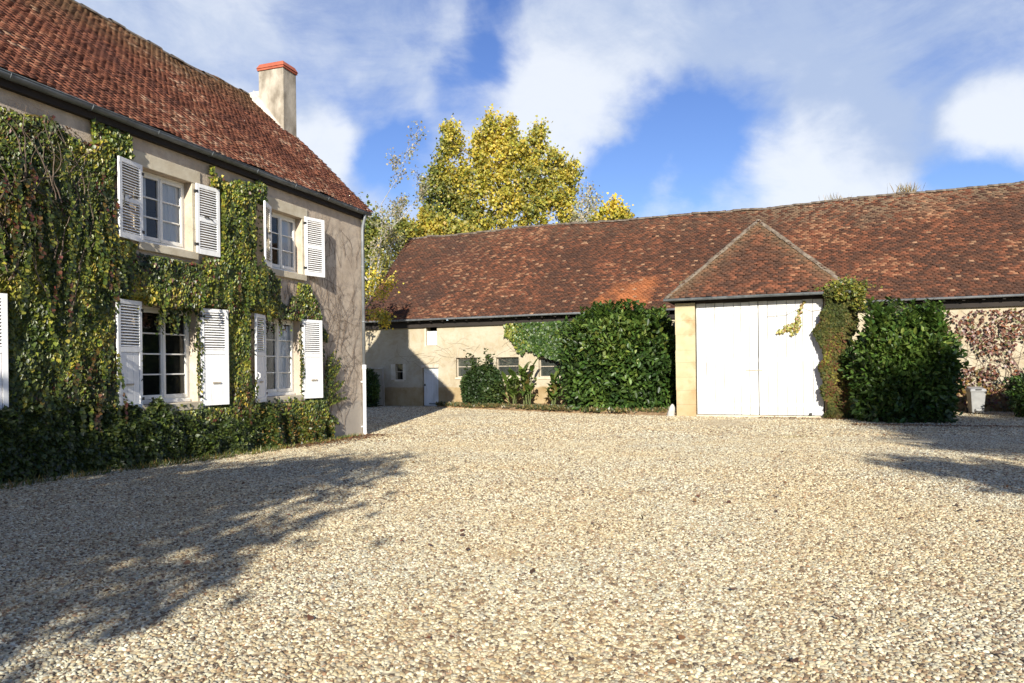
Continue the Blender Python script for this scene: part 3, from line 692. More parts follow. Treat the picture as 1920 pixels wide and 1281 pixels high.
def barn_openings():
    for (a, b, c, d_) in BWIN:
        f = MB(); y = .14
        f.box(a+.003, a+.05, y, y+.06, c+.003, d_-.003); f.box(b-.05, b-.003, y, y+.06, c+.003, d_-.003); f.box(a+.05, b-.05, y, y+.06, d_-.05, d_-.003); f.box(a+.05, b-.05, y, y+.06, c+.003, c+.05)
        f.box(a+.05, b-.05, y+.004, y+.05, (c+d_)/2+.02, (c+d_)/2+.05)
        w = f.build('window', M['oldwood'], barn)
        MB().quad((a+.04, y+.03, c+.04), (b-.04, y+.03, c+.04), (b-.04, y+.03, d_-.04), (a+.04, y+.03, d_-.04)).build('pane', M['dustyglass'], w)
        MB().box(a-.05, b+.05, -.035, .13, c-.09, c-.003).build('window_sill', M['lintel'], barn, bevel=.01)
    a, b, c, d_ = BDOOR; m = MB(); n = 6; W = (b-a-.03)/n
    for k in range(n): m.box(a+.015+k*W+.003, a+.015+(k+1)*W-.003, .10, .14, .03, d_-.09)
    m.box(a+.015, b-.015, .14, .16, .03, d_-.09)
    dr = m.build('door', M['doorwhite'], barn, bevel=.003)
    MB().box(a+.05, a+.11, .065, .098, .98, 1.08).build('latch', M['black'], dr)
    MB().box(a+.3, b-.1, .085, .0985, .09, .16).build('door_plate', M['zinc'], dr)
    MB().box(a-.05, b+.05, -.02, .44, d_-.085, d_+.07).build('lintel', M['oldwood'], barn, bevel=.006)
    a, b, c, d_ = BHATCH; m = MB(); n = 4; W = (b-a-.02)/n
    for k in range(n): m.box(a+.01+k*W+.002, a+.01+(k+1)*W-.002, .05, .09, c+.01, d_-.26)
    m.build('loft_hatch', M['doorwhite'], barn)
    MB().box(a-.09, a-.003, -.012, .05, c-.05, d_+.02).build('jamb', M['lintel'], barn)
    a, b, c, d_ = BSLIT; m = MB(); m.box(a+.003, a+.03, .1, .15, c+.003, d_-.003); m.box(b-.03, b-.003, .1, .15, c+.003, d_-.003); m.box(a+.03, b-.03, .1, .15, (c+d_)/2-.015, (c+d_)/2+.015)
    w = m.build('small_window', M['oldwood'], barn)
    MB().quad((a+.01, .13, c+.01), (b-.01, .13, c+.01), (b-.01, .13, d_-.01), (a+.01, .13, d_-.01)).build('pane', M['glass'], w)
    for x0, x1 in ((a-.26, a-.005), (b+.005, b+.17)): MB().box(x0, x1, -.014, .03, c-.02, d_+.0).build('jamb', M['lintel'], barn, bevel=.006)
    MB().box(a-.05, b+.08, -.03, .1, c-.10, c-.004).build('window_sill', M['lintel'], barn)
    # the tall white double door of the porch
    mid = 15.495; y = PY+.16
    for x0, x1, e in ((PD0+.01, mid-.008, 0), (mid+.008, PD1-.01, 1)):
        m = MB(); n = 7; x = x0; ws = np.array([random.uniform(.8, 1.25) for _ in range(n)]); ws = ws/ws.sum()*(x1-x0)
        for w_ in ws:
            q = random.uniform(0, .006); m.box(x+.006, x+w_-.006, y+q, y+.04, .075, 3.985+random.uniform(-.01, .01)); x += w_
        for z_ in (.35, 1.9, 3.6): m.box(x0, x1, y+.04, y+.07, z_, z_+.14)
        do = m.build('barn_door', M['doorwhite'], barn, bevel=.003)
    bar = MB(); bar.box(15.07, 15.63, y-.022, y-.001, 1.60, 1.635); bar.build('latch_bar', M['oldwood'], do)
    MB().box(PD1-.46, PD1-.38, y-.10, y-.002, .08, .16).build('door_stop', M['black'], do)
    MB().box(PD0-.015, PD1+.015, PY+.10, PY+.44, 3.99, BEZ-.02).build('lintel', M['wood_dark'], barn)
barn_openings()

# ------------------------------------------------------------------ leaves
T_IVY = (np.array([(0, 0, 0), (-.44, .10, .07), (-.46, .48, .06), (0, 1, -.06), (.46, .48, .06), (.44, .10, .07)]), np.array([(0, 3, 2, 1), (0, 5, 4, 3)]))
T_LAU = (np.array([(0, 0, 0), (-.17, .30, .035), (-.15, .68, .02), (0, 1, -.09), (.15, .68, .02), (.17, .30, .035)]), np.array([(0, 3, 2, 1), (0, 5, 4, 3)]))
T_TRE = (np.array([(0, 0, 0), (-.40, .30, .08), (0, 1, -.05), (.40, .30, .08)]), np.array([(0, 3, 2, 1)]))
T_BLADE = (np.array([(-.5, 0, 0), (.5, 0, 0), (.28, .6, .05), (0, 1, .16)]), np.array([(0, 1, 2, 3)]))
def leaf_arrays(P, D, Nn, S, W, C, T):
    tv, tq = T; D = nrm(D); X = nrm(np.cross(D, Nn)); Nn = np.cross(X, D); n = len(P); k = len(tv)
    V = P[:, None]+S[:, None, None]*(tv[None, :, :1]*W*X[:, None]+tv[None, :, 1:2]*D[:, None]+tv[None, :, 2:]*Nn[:, None])
    Q = (np.arange(n)*k)[:, None, None]+tq[None]
    return V.reshape(-1, 3), Q.reshape(-1, 4), np.repeat(C, k, 0)
def join(parts):
    V, Q, C = [], [], []; o = 0
    for v, q, c in parts: V.append(v); Q.append(q+o); C.append(c); o += len(v)
    return np.concatenate(V), np.concatenate(Q), np.concatenate(C)
def pick(n, pal, rg, bias=None):
    cols = np.array([p[1] for p in pal]); pr = np.array([p[0] for p in pal], float); pr /= pr.sum()
    r = rg.random(n)
    if bias is not None: r = np.clip(r*.6+(bias-.5)*1.5+.2, 0, .9999)
    C = cols[np.minimum(np.searchsorted(np.cumsum(pr), r), len(cols)-1)]
    return C*rg.uniform(.72, 1.3, (n, 1))*(1+rg.normal(0, .06, (n, 3)))

# ---- ivy on the house front
SHUT = [(-8.2, -7.52, 4.08, 5.5), (-6.30, -5.66, 4.08, 5.5), (-4.6, -3.98, 4.08, 5.5), (-2.8, -2.1, 4.08, 5.55), (-8.25, -7.56, 1.1, 3.1), (-6.25, -5.55, 1.1, 3.1), (-4.85, -4.2, 1.1, 3.1), (-2.95, -2.22, 1.1, 3.05), (-10.75, -10.05, 1.1, 3.0)]
def in_rect(x, z, r, p=0): return (x > r[0]-p) & (x < r[1]+p) & (z > r[2]-p) & (z < r[3]+p)
def ivy_density(x, z):
    p = np.stack([x, z], 1); e = (fbm(p, 1.3, 41, 4)-.5); e2 = (fbm(p, 3.2, 43, 3)-.5)
    zt = np.where(x < -8.6, 5.55, np.where(x < -7.85, 5.9, np.where(x < -5.9, 4.02, np.where(x < -4.25, 5.88, np.where(x < -3.85, 4.6, np.where(x < -3.05, 3.35, 4.0))))))
    xr = np.interp(z, (-.2, .5, .9, 1.5, 2.5, 3.2, 3.6, 4.0), (-2.45, -2.0, -1.95, -1.85, -1.95, -2.2, -2.45, -2.75))
    dd = np.minimum(zt-z, (xr-x)*1.0)+e*.9+e2*.45
    dens = np.clip(dd/.28+.1, 0, 1)
    # thin bare holes at the upper left and around the middle sills
    hole = np.clip((fbm(p, .8, 61, 3)-.66)/.06, 0, 1)*(z > 4.6)*(x < -8); dens *= 1-hole*.85
    for r in UW+LW: dens *= ~in_rect(x, z, (r[0], r[1], r[2], r[3]), .02)
    for r in UW: dens *= np.where(in_rect(x, z, (r[0]-.05, r[1]+.22, r[2]-.22, r[3]+.3)), .0, 1)
    for r in LW: dens *= np.where(in_rect(x, z, (r[0], r[1]+.22, r[2]-.16, r[3])), .10, 1)
    for r in SHUT: dens *= np.where(in_rect(x, z, r), .02, 1)
    # trails hanging over the tops of the lower windows
    return dens
IVY_G = ((.26, (.024, .040, .009)), (.28, (.047, .066, .012)), (.26, (.095, .112, .018)), (.14, (.18, .180, .028)), (.06, (.28, .24, .04)))
IVY_R = ((.25, (.030, .040, .010)), (.25, (.075, .065, .018)), (.20, (.13, .085, .020)), (.18, (.105, .045, .020)), (.10, (.115, .028, .020)))
IVY_Y = ((.30, (.055, .085, .014)), (.34, (.11, .145, .020)), (.26, (.20, .215, .028)), (.10, (.31, .28, .04)))
def build_ivy():
    rg = np.random.default_rng(5); n = 300000
    x = rg.uniform(-12.6, -1.4, n); z = rg.uniform(.1, 6.0, n)
    dens = ivy_density(x, z); keep = rg.random(n) < dens; x, z, dens = x[keep], z[keep], dens[keep]; n = len(x)
    p = np.stack([x, z], 1)
    # hanging curtains: vertical streaks of thicker growth
    bulge = .6*fbm(np.stack([x*1.25, z*.75], 1), 1.3, 71, 3)+.4*fbm(np.stack([x*2.6, z*1.6], 1), 1.3, 73, 3); dep = (.05+.27*np.clip(bulge-.25, 0, 1)*dens)*rg.random(n)**.45
    dep = np.where(np.any([in_rect(x, z, r, .03) for r in SHUT], 0), .03+dep*.1, dep)
    P = np.stack([x, -.015-dep, z], 1)
    D = np.stack([rg.normal(0, .45, n), -.25-.35*rg.random(n), -1+rg.normal(0, .35, n)], 1)
    Nn = np.stack([rg.normal(-.42, .6, n), -1.0+0*x, .50+rg.normal(0, .4, n)], 1)
    S = rg.uniform(.040, .078, n)
    redz = np.clip(fbm(p, .8, 81, 3)*2.6-1.15+.38*((x < -8.3) & (z > 3.6))+.25*((x > -5.5) & (x < -4.6) & (z < 3.2))+.25*((x > -4) & (x < -3) & (z > 2.9)), 0, 1)
    yel = np.clip(fbm(p, .9, 91, 3)*1.8-.62+.35*((x > -5.8) & (x < -4.3) & (z > 3.2))+.6*((x > -3.05) & (z > 2.6))+.35*(x > -2.4)+.2*((x > -8.6) & (x < -7.7) & (z > 3.4)), 0, 1)
    bias = fbm(p, 2.6, 95, 2)
    C = pick(n, IVY_G, rg, bias)*np.array((1.5, 1.38, 1.15)); r_ = rg.random(n); C = np.where((r_ < redz*.62)[:, None], pick(n, IVY_R, rg), C); C = np.where((rg.random(n) < yel*.75)[:, None], pick(n, IVY_Y, rg), C)
    parts = [leaf_arrays(P, D, Nn, S, 1., C, T_IVY)]
    # trails: leafy hanging shoots in front of windows, edges and wall
    def trail(x0, z0, dx, dz, m, y=-.06, cols=IVY_Y, s=.055):
        m = int(m*1.6); t = np.linspace(0, 1, m); w = rg.normal(0, .03, m).cumsum()*.25
        PP = np.stack([x0+dx*t+w, np.full(m, y)-.05*rg.random(m), z0+dz*t-.15*t*t], 1)
        parts.append(leaf_arrays(PP, np.stack([rg.normal(0, .6, m)+np.sign(dx)*.3, -.3+0*t, -.8+rg.normal(0, .3, m)], 1), np.stack([rg.normal(0, .4, m), -1+0*t, .4+0*t], 1), rg.uniform(.5, 1.2, m)*s, 1., pick(m, cols, rg), T_IVY))
    for i in range(26):
        x0 = rg.uniform(-7.25, -6.3); trail(x0, 3.05, rg.normal(0, .12), -rg.uniform(.1, .42), 12, -.05, IVY_G)
    for i in range(16): trail(rg.uniform(-4.3, -3.0), 3.08, rg.normal(0, .1), -rg.uniform(.08, .35), 9, -.05, IVY_R if i % 2 else IVY_Y)
    for i in range(10): trail(rg.uniform(-6.28, -6.12), rg.uniform(1.8, 3.0), rg.normal(0, .03), -rg.uniform(.3, .8), 16, -.03, IVY_G)
    for i in range(9): trail(rg.uniform(-3.0, -2.9), rg.uniform(1.9, 3.0), rg.normal(0, .03), -rg.uniform(.3, .8), 14, -.03, IVY_G)
    for x0, z0, dx, dz in ((-1.95, 1.2, .75, .85), (-1.95, 1.05, .95, .55), (-1.95, .9, 1.0, .2), (-2.0, 1.6, .45, .9), (-2.0, .6, .6, -.1), (-1.9, 1.5, .35, .4)):
        for k in range(5): trail(x0+rg.normal(0, .06), z0+rg.normal(0, .06), dx*rg.uniform(.6, 1), dz*rg.uniform(.7, 1.1)+.12, 26, -.07, IVY_Y if k % 2 else IVY_G)
    for i in range(170):                                       # long hanging beards all over
        x0, z0 = rg.uniform(-10.4, -4.3), rg.uniform(1.2, 5.4)
        if ivy_density(np.array([x0]), np.array([z0]))[0] > .6 and ivy_density(np.array([x0]), np.array([z0-.5]))[0] > .3: trail(x0, z0, rg.normal(0, .08), -rg.uniform(.35, .8), 30, -.30, (IVY_Y, IVY_G, IVY_G, IVY_R)[rg.integers(0, 4)], .062)
    for i in range(60):                                        # tips reaching for the eaves
        x0 = rg.uniform(-9.8, -8.0) if i % 3 else rg.uniform(-5.8, -4.3); trail(x0, rg.uniform(5.2, 5.6), rg.normal(0, .25), rg.uniform(.15, .45), 10, -.03, IVY_R)
    V, Q, C = join(parts)
    ivy = thing('ivy', 'green, yellow and red ivy covering most of the house front between the shutters', 'ivy', HC, HA)
    np_mesh('foliage', V, Q, M['leaf'], ivy, C)
    st = MB()
    def stem(x0, z0, ang, L, r, y=-.012, depth=0):
        n = max(4, int(L/.09)); x, z = x0, z0; pts = []
        for k in range(n):
            pts.append((x, y-.006*random.random(), z)); ang += random.gauss(0, .22); x += math.cos(ang)*.09; z += math.sin(ang)*.09
            if z > 5.8 or z < 0 or x > -.1: break
            if any(r_[0]-.05 < x < r_[1]+.2 and r_[2]-.05 < z < r_[3]+.05 for r_ in UW+LW): break
            if depth < 2 and random.random() < .13: stem(x, z, ang+random.choice((-1, 1))*random.uniform(.4, .9), L*.45, r*.65, y, depth+1)
        if len(pts) > 2: st.tube(pts, [r*(1-.75*i/len(pts)) for i in range(len(pts))], 4, False)
    for i in range(110): stem(random.uniform(-2.6, -.5), random.uniform(.2, 4.0), math.pi/2+random.gauss(-.15, .5), random.uniform(.5, 2.2), random.uniform(.0025, .0055))
    for i in range(45): stem(random.uniform(-2.9, -.3), random.uniform(4.5, 5.1), math.pi/2+random.gauss(0, .4), random.uniform(.5, 1.3), random.uniform(.002, .0045))
    for i in range(10): stem(random.uniform(-6.4, -5.7), random.uniform(5.4, 5.5), math.pi/2+random.gauss(0, .3), random.uniform(.3, .5), .004)
    for i in range(16): stem(random.uniform(-4.0, -3.0), random.uniform(3.4, 3.7), math.pi/2+random.gauss(0, .6), random.uniform(.3, .5), .006)
    for i in range(22): stem(random.uniform(-10.4, -8.7), random.uniform(2.5, 4.8), math.pi/2+random.gauss(0, .4), random.uniform(.8, 2.0), random.uniform(.007, .014), -.27)
    st.build('stem', M['vinebark'], ivy)
build_ivy()

# ---- generic shrub: leaves through the outer shell of a lumpy superellipsoid, over an inner core
LAU = ((.25, (.022, .045, .010)), (.35, (.035, .068, .013)), (.28, (.060, .105, .018)), (.12, (.10, .15, .028)))
def shrub(name, label, cat, frame, centre, rad, n, leaf, pal, T=T_LAU, mat='gloss_leaf', power=3.2, lump=.35, upright=.5, w=1., top=0, seed=1, group=None, shell=.28, core=.74, fresh=0, skirt=True):
    rg = np.random.default_rng(seed)
    loc, ang = frame
    o = Matrix.Translation(loc) @ Matrix.Rotation(ang, 4, 'Z') @ Vector((centre[0], centre[1], 0))
    t = thing(name, label, cat, o, ang, group)
    d = rg.normal(0, 1, (n*2, 3)); d = nrm(d)
    q = d/np.array([1, 1, 1.]); s = (np.abs(q)**power).sum(1)**(-1/power)
    surf = q*s[:, None]
    if skirt:                                                 # the lower half keeps its girth down to the ground
        k_ = (np.abs(d[:, :2])**power).sum(1)**(-1/power); lowm = d[:, 2] < 0; zz = -rg.random(len(d)); surf = np.where(lowm[:, None], np.stack([d[:, 0]*k_*(1+.16*zz), d[:, 1]*k_*(1+.16*zz), zz], 1), surf)
    lum = 1+lump*.6*(fbm(d*1.7+5, 1.3, seed, 2)-.5)+lump*.75*(fbm(d*4.2+9, 1.3, seed+7, 2)-.5)
    r = 1-shell*rg.random(len(d))**1.6
    P = surf*(lum*r)[:, None]; P = P[P[:, 2] > -.99]; d = d[:len(P)] if len(P) == len(d) else nrm(P)
    k = min(n, len(P)); P = P[:k]; d = d[:k]; Nrm = nrm(P/np.array([1, 1, 1.])**2)
    P = P*np.array(rad)+np.array((0, 0, rad[2]))
    P[:, 2] = np.clip(P[:, 2], .04, None)
    D = Nrm*.55+rg.normal(0, .55, (k, 3)); D[:, 2] += upright*rg.random(k)
    Nn = Nrm*.5+rg.normal(0, .45, (k, 3)); Nn[:, 2] += .6
    S = rg.uniform(.7, 1.25, k)*leaf
    C = pick(k, pal, rg, fbm(P, 1.4, seed+3, 3))
    if fresh:                                                 # paler young growth towards the top
        f = np.clip(P[:, 2]/(2*rad[2])*2.2-1.15+(fbm(P, 1.1, seed+4, 3)-.5)*1.4, 0, 1)*fresh; C = np.where((rg.random(k) < f)[:, None], pick(k, ((.5, (.075, .115, .022)), (.5, (.12, .16, .03))), rg), C)
    parts = [leaf_arrays(P, D, Nn, S, w, C, T)]
    for i in range(top):                                      # shoots sticking out of the top
        a, b = rg.uniform(-.8, .8, 2); m = 34; h = rg.uniform(.35, 1.0); base = np.array((a*rad[0], b*rad[1], 2*rad[2]*(.93-.16*max(abs(a), abs(b))**3)))
        tt = rg.random(m); PP = base+np.stack([rg.normal(0, .05, m)+tt*rg.normal(0, .08), rg.normal(0, .05, m), tt*h], 1)
        aa = rg.uniform(0, 6.3, m); DD = np.stack([np.cos(aa), np.sin(aa), .9+0*aa], 1); parts.append(leaf_arrays(PP, DD, np.stack([-np.cos(aa)*.6, -np.sin(aa)*.6, .8+0*aa], 1), rg.uniform(.8, 1.2, m)*leaf, w, pick(m, pal[1:], rg), T))
    V, Q, C = join(parts); np_mesh('foliage', V, Q, M[mat], t, C)
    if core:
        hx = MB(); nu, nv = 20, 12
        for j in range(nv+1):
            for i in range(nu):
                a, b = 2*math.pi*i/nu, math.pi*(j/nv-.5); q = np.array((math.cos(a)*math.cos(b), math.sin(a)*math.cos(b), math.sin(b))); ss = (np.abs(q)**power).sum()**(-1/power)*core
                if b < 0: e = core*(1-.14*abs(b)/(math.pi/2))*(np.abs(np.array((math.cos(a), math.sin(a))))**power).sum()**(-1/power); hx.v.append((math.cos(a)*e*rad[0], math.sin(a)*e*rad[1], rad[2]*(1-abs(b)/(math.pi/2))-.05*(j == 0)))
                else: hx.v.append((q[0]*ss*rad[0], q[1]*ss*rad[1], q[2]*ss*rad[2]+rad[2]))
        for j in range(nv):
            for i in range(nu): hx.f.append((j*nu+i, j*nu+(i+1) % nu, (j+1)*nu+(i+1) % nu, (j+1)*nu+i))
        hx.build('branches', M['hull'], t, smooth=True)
    return t
BF = (BO, BA); HF = (HC, HA); WF = ((0, 0, 0), 0)
shrub('laurel_bush', 'big square-topped glossy laurel bush against the barn wall, left of the stone pillar', 'bush', BF, (10.22, -2.1), (2.12, 1.62, 1.86), 25000, .23, LAU, power=3.4, lump=.85, top=90, seed=31, shell=.40, core=.66, w=1.3, fresh=.6)
shrub('laurel_bush', 'tall dark laurel bush right of the barn door beside the leafy pillar', 'bush', BF, (19.85, -5.30), (1.32, 1.15, 1.56), 19000, .20, LAU, power=2.9, lump=.85, top=60, seed=32, shell=.40, core=.66, w=1.3, fresh=.5)
shrub('round_bush', 'small rounded dark green bush below the first barn window', 'bush', BF, (3.50, -.95), (.92, .72, .93), 9000, .10, ((.3, (.018, .034, .010)), (.4, (.032, .055, .015)), (.3, (.060, .085, .022))), T=T_IVY, power=2.3, lump=.4, top=12, seed=33)
shrub('bush', 'dark green bush in the shade at the barn end, just past the house corner', 'bush', BF, (-2.65, -1.2), (.78, .6, .92), 6000, .12, LAU, power=2.3, lump=.4, seed=34)
shrub('bush', 'low dark bush at the right edge near the bin', 'bush', BF, (25.0, -2.7), (1.8, 1.2, .82), 13000, .13, LAU, power=2.6, lump=.45, top=10, seed=35)
# low evergreen along the foot of the house
def foot_hedge():
    rg = np.random.default_rng(77); n = 90000
    x = rg.uniform(-13, -1.9, n); u = rg.random(n)
    hgt = .92+.75*(fbm(np.stack([x, x*0], 1), 1.5, 5, 3)-.5)-.38*np.clip((x+4.2)/2.2, 0, 1); wid = .44-.20*np.clip((x+6)/4, 0, 1)+.26*(fbm(np.stack([x, x*0], 1), 2.3, 15, 2)-.5)
    ang = rg.random(n)*math.pi/2; rr = 1-.30*rg.random(n)**1.5+(fbm(np.stack([x, ang*2], 1), 1.6, 6, 3)-.5)*.5
    y = -np.cos(ang)**.7*wid*rr; z = np.sin(ang)**.6*hgt*rr
    c, s = math.cos(HA), math.sin(HA); gy = HC[1]+s*x+c*y
    P = np.stack([x, y, z+g_h(0, gy)-.02], 1)
    D = np.stack([rg.normal(0, .5, n), -.6*np.cos(ang)+rg.normal(0, .3, n), -.55+rg.normal(0, .5, n)], 1); Nn = np.stack([rg.normal(0, .4, n), -np.cos(ang)-.2, np.sin(ang)+.4+rg.normal(0, .3, n)], 1)
    k = np.clip((x+5.2)/2, 0, 1); C = pick(n, ((.3, (.026, .040, .011)), (.4, (.045, .066, .016)), (.3, (.085, .11, .022))), rg)
    C2 = pick(n, ((.3, (.07, .10, .018)), (.35, (.13, .14, .025)), (.35, (.20, .12, .03))), rg); C = np.where((rg.random(n) < k*.65)[:, None], C2, C)
    t = thing('low_hedge', 'low dark evergreen hedge along the foot of the ivy-covered house front', 'hedge', HC, HA)
    V, Q, C = leaf_arrays(P, D, Nn, rg.uniform(.045, .095, n), .8, C, T_IVY); np_mesh('foliage', V, Q, M['leaf'], t, C)
foot_hedge()

# ---- climbers on the barn
def wall_climber(name, label, pts_fn, n, pal, size, seed, frame=BF, T=T_IVY, mat='leaf', stems=None, cat='climbing plant'):
    rg = np.random.default_rng(seed); t = thing(name, label, cat, frame[0], frame[1])
    P, Nrm, C = pts_fn(rg, n); k = len(P)
    D = np.stack([rg.normal(0, .5, k), rg.normal(0, .3, k), -1+rg.normal(0, .4, k)], 1)+Nrm*.35
    Nn = Nrm+rg.normal(0, .4, (k, 3)); Nn[:, 2] += .35
    if C is None: C = pick(k, pal, rg, fbm(P, 1.5, seed, 2))
    V, Q, C = leaf_arrays(P, D, Nn, rg.uniform(.65, 1.25, k)*size, 1., C, T); np_mesh('foliage', V, Q, M[mat], t, C)
    if stems: stems(t)
    return t
def stems_on(t, spec, mat='vinebark'):
    st = MB()
    def go(x, y, z, ang, L, r, d=0):
        pts = []
        for k in range(max(4, int(L/.12))):
            pts.append((x, y, z)); ang += random.gauss(0, .2); x += math.cos(ang)*.12; z += math.sin(ang)*.12
            if z > 3.72 or z < 0: break
            if d < 2 and random.random() < .15: go(x, y, z, ang+random.choice((-1, 1))*random.uniform(.3, .9), L*.5, r*.6, d+1)
        if len(pts) > 2: st.tube(pts, [r*(1-.7*i/len(pts)) for i in range(len(pts))], 4, False)
    for s in spec: go(*s)
    st.build('stem', M[mat], t)
def ivy_left(rg, n):
    x = rg.uniform(4.2, 8.6, n); z = rg.uniform(2.0, 3.85, n); p = np.stack([x, z], 1)
    lo = np.interp(x, (4.2, 5.0, 5.9, 6.6, 8.6), (3.45, 2.75, 2.40, 2.18, 2.1)); hi = np.interp(x, (4.2, 4.6, 8.6), (3.80, 3.84, 3.84))
    fray = (fbm(np.stack([x-z*.7, x*.2+z*.3], 1), 3.4, 3, 3)-.5)*1.0*np.clip((6.6-x)/1.4, .15, 1)
    ok = (np.minimum(z-lo, (hi-z)*2+.2)+fray > 0) & (rg.random(n) < np.clip((x-4.0)/1.2, .35, 1))
    x, z = x[ok], z[ok]; P = np.stack([x, -.03-.16*rg.random(len(x)), z], 1); N_ = np.tile((0, -1., 0), (len(x), 1))
    k = np.clip((5.35-x)/1.0+rg.normal(0, .2, len(x)), 0, 1); C = pick(len(x), LAU, rg)*1.15
    C = np.where((rg.random(len(x)) < k)[:, None], pick(len(x), ((.5, (.12, .15, .022)), (.5, (.23, .23, .035))), rg), C); return P, N_, C
wall_climber('wall_ivy', 'ivy fanning over the barn wall left of the big laurel, yellow at its tips', ivy_left, 12000, None, .11, 51, stems=lambda t: stems_on(t, [(5.2+random.random(), -.012, 2.4+random.random(), math.pi*.8+random.gauss(0, .3), 1.3, .007) for _ in range(10)]))
VP = ((.28, (.042, .052, .012)), (.27, (.078, .080, .018)), (.20, (.11, .090, .024)), (.15, (.115, .045, .022)), (.10, (.18, .165, .028)))
def pillar_vine(rg, n):
    z = rg.uniform(.05, 4.25, n); lo = np.interp(z, (0, 1.2, 2.6, 3.4, 4.25), (17.62, 17.52, 17.36, 17.42, 17.62)); hi = np.interp(z, (0, 2, 3.4, 4.25), (18.42, 18.40, 18.55, 18.75))
    x = rg.uniform(17.1, 18.95, n); p = np.stack([x, z], 1); e = (fbm(p, 2.4, 13, 3)-.5)*.42
    ok = np.minimum(x-lo, hi-x)+e > 0; x, z = x[ok], z[ok]; k = len(x)
    dep = (.05+.40*fbm(np.stack([x*1.5, z*.9], 1), 1.5, 15, 3)*np.clip(np.minimum(x-17.2, 18.9-x)/.35, .2, 1))*rg.random(k)**.5
    P = np.stack([x, PY-.02-dep, z], 1); P[:, 1] -= .25*np.clip((z-3.9)/.3, 0, 1); N_ = np.stack([(x-18.0)*.5, -np.ones(k), .1+0*x], 1); return P, nrm(N_), None
def crown_vine(t):
    rg = np.random.default_rng(3); k = 1100
    x = rg.normal(18.3, .30, k); y = PEY+rg.uniform(-.12, .30, k)*np.exp(-((x-18.3)/.4)**2)-.02; z = BEZ+.10+np.clip(y-PEY, 0, 1)+np.abs(rg.normal(0, .10, k)); x = np.where(rg.random(k) < .12, x-.45, x)
    q = rg.random(k) < .45; cx = rg.choice((17.95, 18.15, 18.5, 18.62, 18.72), k); x = np.where(q, cx+rg.normal(0, .05, k), x); y = np.where(q, PEY-.10-.05*rg.random(k), y); z = np.where(q, BEZ+.1-rg.random(k)**1.3*(.35+.4*(cx > 18.3)), z)
    V, Q, C = leaf_arrays(np.stack([x, y, z], 1), rg.normal(0, 1, (k, 3)), np.stack([rg.normal(0, .5, k), -.6+0*x, .8+0*x], 1), rg.uniform(.055, .10, k), 1., pick(k, ((.4, (.08, .10, .018)), (.4, (.17, .17, .026)), (.2, (.24, .20, .04))), rg), T_IVY)
    np_mesh('foliage', V, Q, M['leaf'], t, C)
    # a loose shoot hanging over the door, and a bare side tendril
    parts = []
    def shoot(pts, m, s):
        pts = np.array(pts); tt = np.sort(rg.random(m)); i = np.minimum((tt*(len(pts)-1)).astype(int), len(pts)-2); f = (tt*(len(pts)-1)-i)[:, None]; PP = pts[i]*(1-f)+pts[i+1]*f+rg.normal(0, .035, (m, 3))
        parts.append(leaf_arrays(PP, np.stack([-.5+rg.normal(0, .5, m), -.2+0*tt, -.7+rg.normal(0, .3, m)], 1), np.stack([rg.normal(0, .3, m), -1+0*tt, .3+0*tt], 1), rg.uniform(.6, 1.2, m)*s, 1., pick(m, ((.4, (.20, .20, .03)), (.4, (.33, .27, .045)), (.2, (.22, .13, .04))), rg), T_IVY))
    y = PY+.11; a = [(16.98, y, 3.95), (16.88, y, 3.75), (16.82, y, 3.45), (16.80, y, 3.22)]
    shoot(a, 70, .07); shoot([(16.80, y, 3.4), (16.62, y, 3.10), (16.35, y, 2.98), (16.12, y, 2.90)], 110, .08); shoot([(16.82, y, 3.25), (16.72, y, 2.98), (16.58, y, 2.84)], 60, .07); shoot([(16.82, y, 3.35), (16.78, y, 3.05), (16.76, y, 2.93)], 40, .07); shoot([(16.7, y, 3.2), (16.5, y, 3.12), (16.35, y, 3.05)], 40, .06)
    V, Q, C = join(parts); np_mesh('hanging_shoot', V, Q, M['leaf'], t, C)
    st = MB(); st.tube(a+[(16.5, y, 3.0), (16.15, y, 2.9)], .008, 4); st.build('stem', M['vinebark'], t)
    st = MB(); st.tube([(17.5, y+.02, 3.62), (17.2, y+.02, 3.58), (16.9, y+.02, 3.72), (16.4, y+.02, 3.48), (15.7, y+.02, 3.44)], .006, 4); st.build('stem', M['vinebark'], t)
    for x in (17.75, 18.0, 18.2): st = MB(); st.tube([(x+random.gauss(0, .03), PY-.03, z) for z in np.linspace(0, 4.0, 10)], .025, 6); st.build('stem', M['vinebark'], t)
wall_climber('porch_vine', 'bronze and green creeper smothering the right-hand pillar of the barn porch', pillar_vine, 26000, VP, .075, 52, stems=crown_vine, mat='vine_leaf')
def red_creeper(rg, n):
    x = rg.uniform(20.6, 31, n); z = rg.uniform(.1, 3.7, n); p = np.stack([x, z], 1)
    d_ = fbm(p, 1.7, 23, 3)+.16*np.clip((1.9-z)/1.5, 0, 1)-.10*((x > 24.2) & (z > 2.2)); ok = rg.random(n) < np.clip((d_-.40)/.26, .0, .85)
    x, z = x[ok], z[ok]; k = len(x); P = np.stack([x, -.03-.16*rg.random(k), z], 1)
    C = pick(k, ((.35, (.10, .045, .035)), (.3, (.15, .07, .045)), (.2, (.19, .075, .035)), (.15, (.11, .10, .03))), rg)
    g = (rg.random(k) < np.clip((1.7-z)/1.2, 0, .6))[:, None]; C = np.where(g, pick(k, ((.5, (.10, .09, .022)), (.5, (.19, .11, .03))), rg), C); return P, np.tile((0, -1., 0), (k, 1)), C
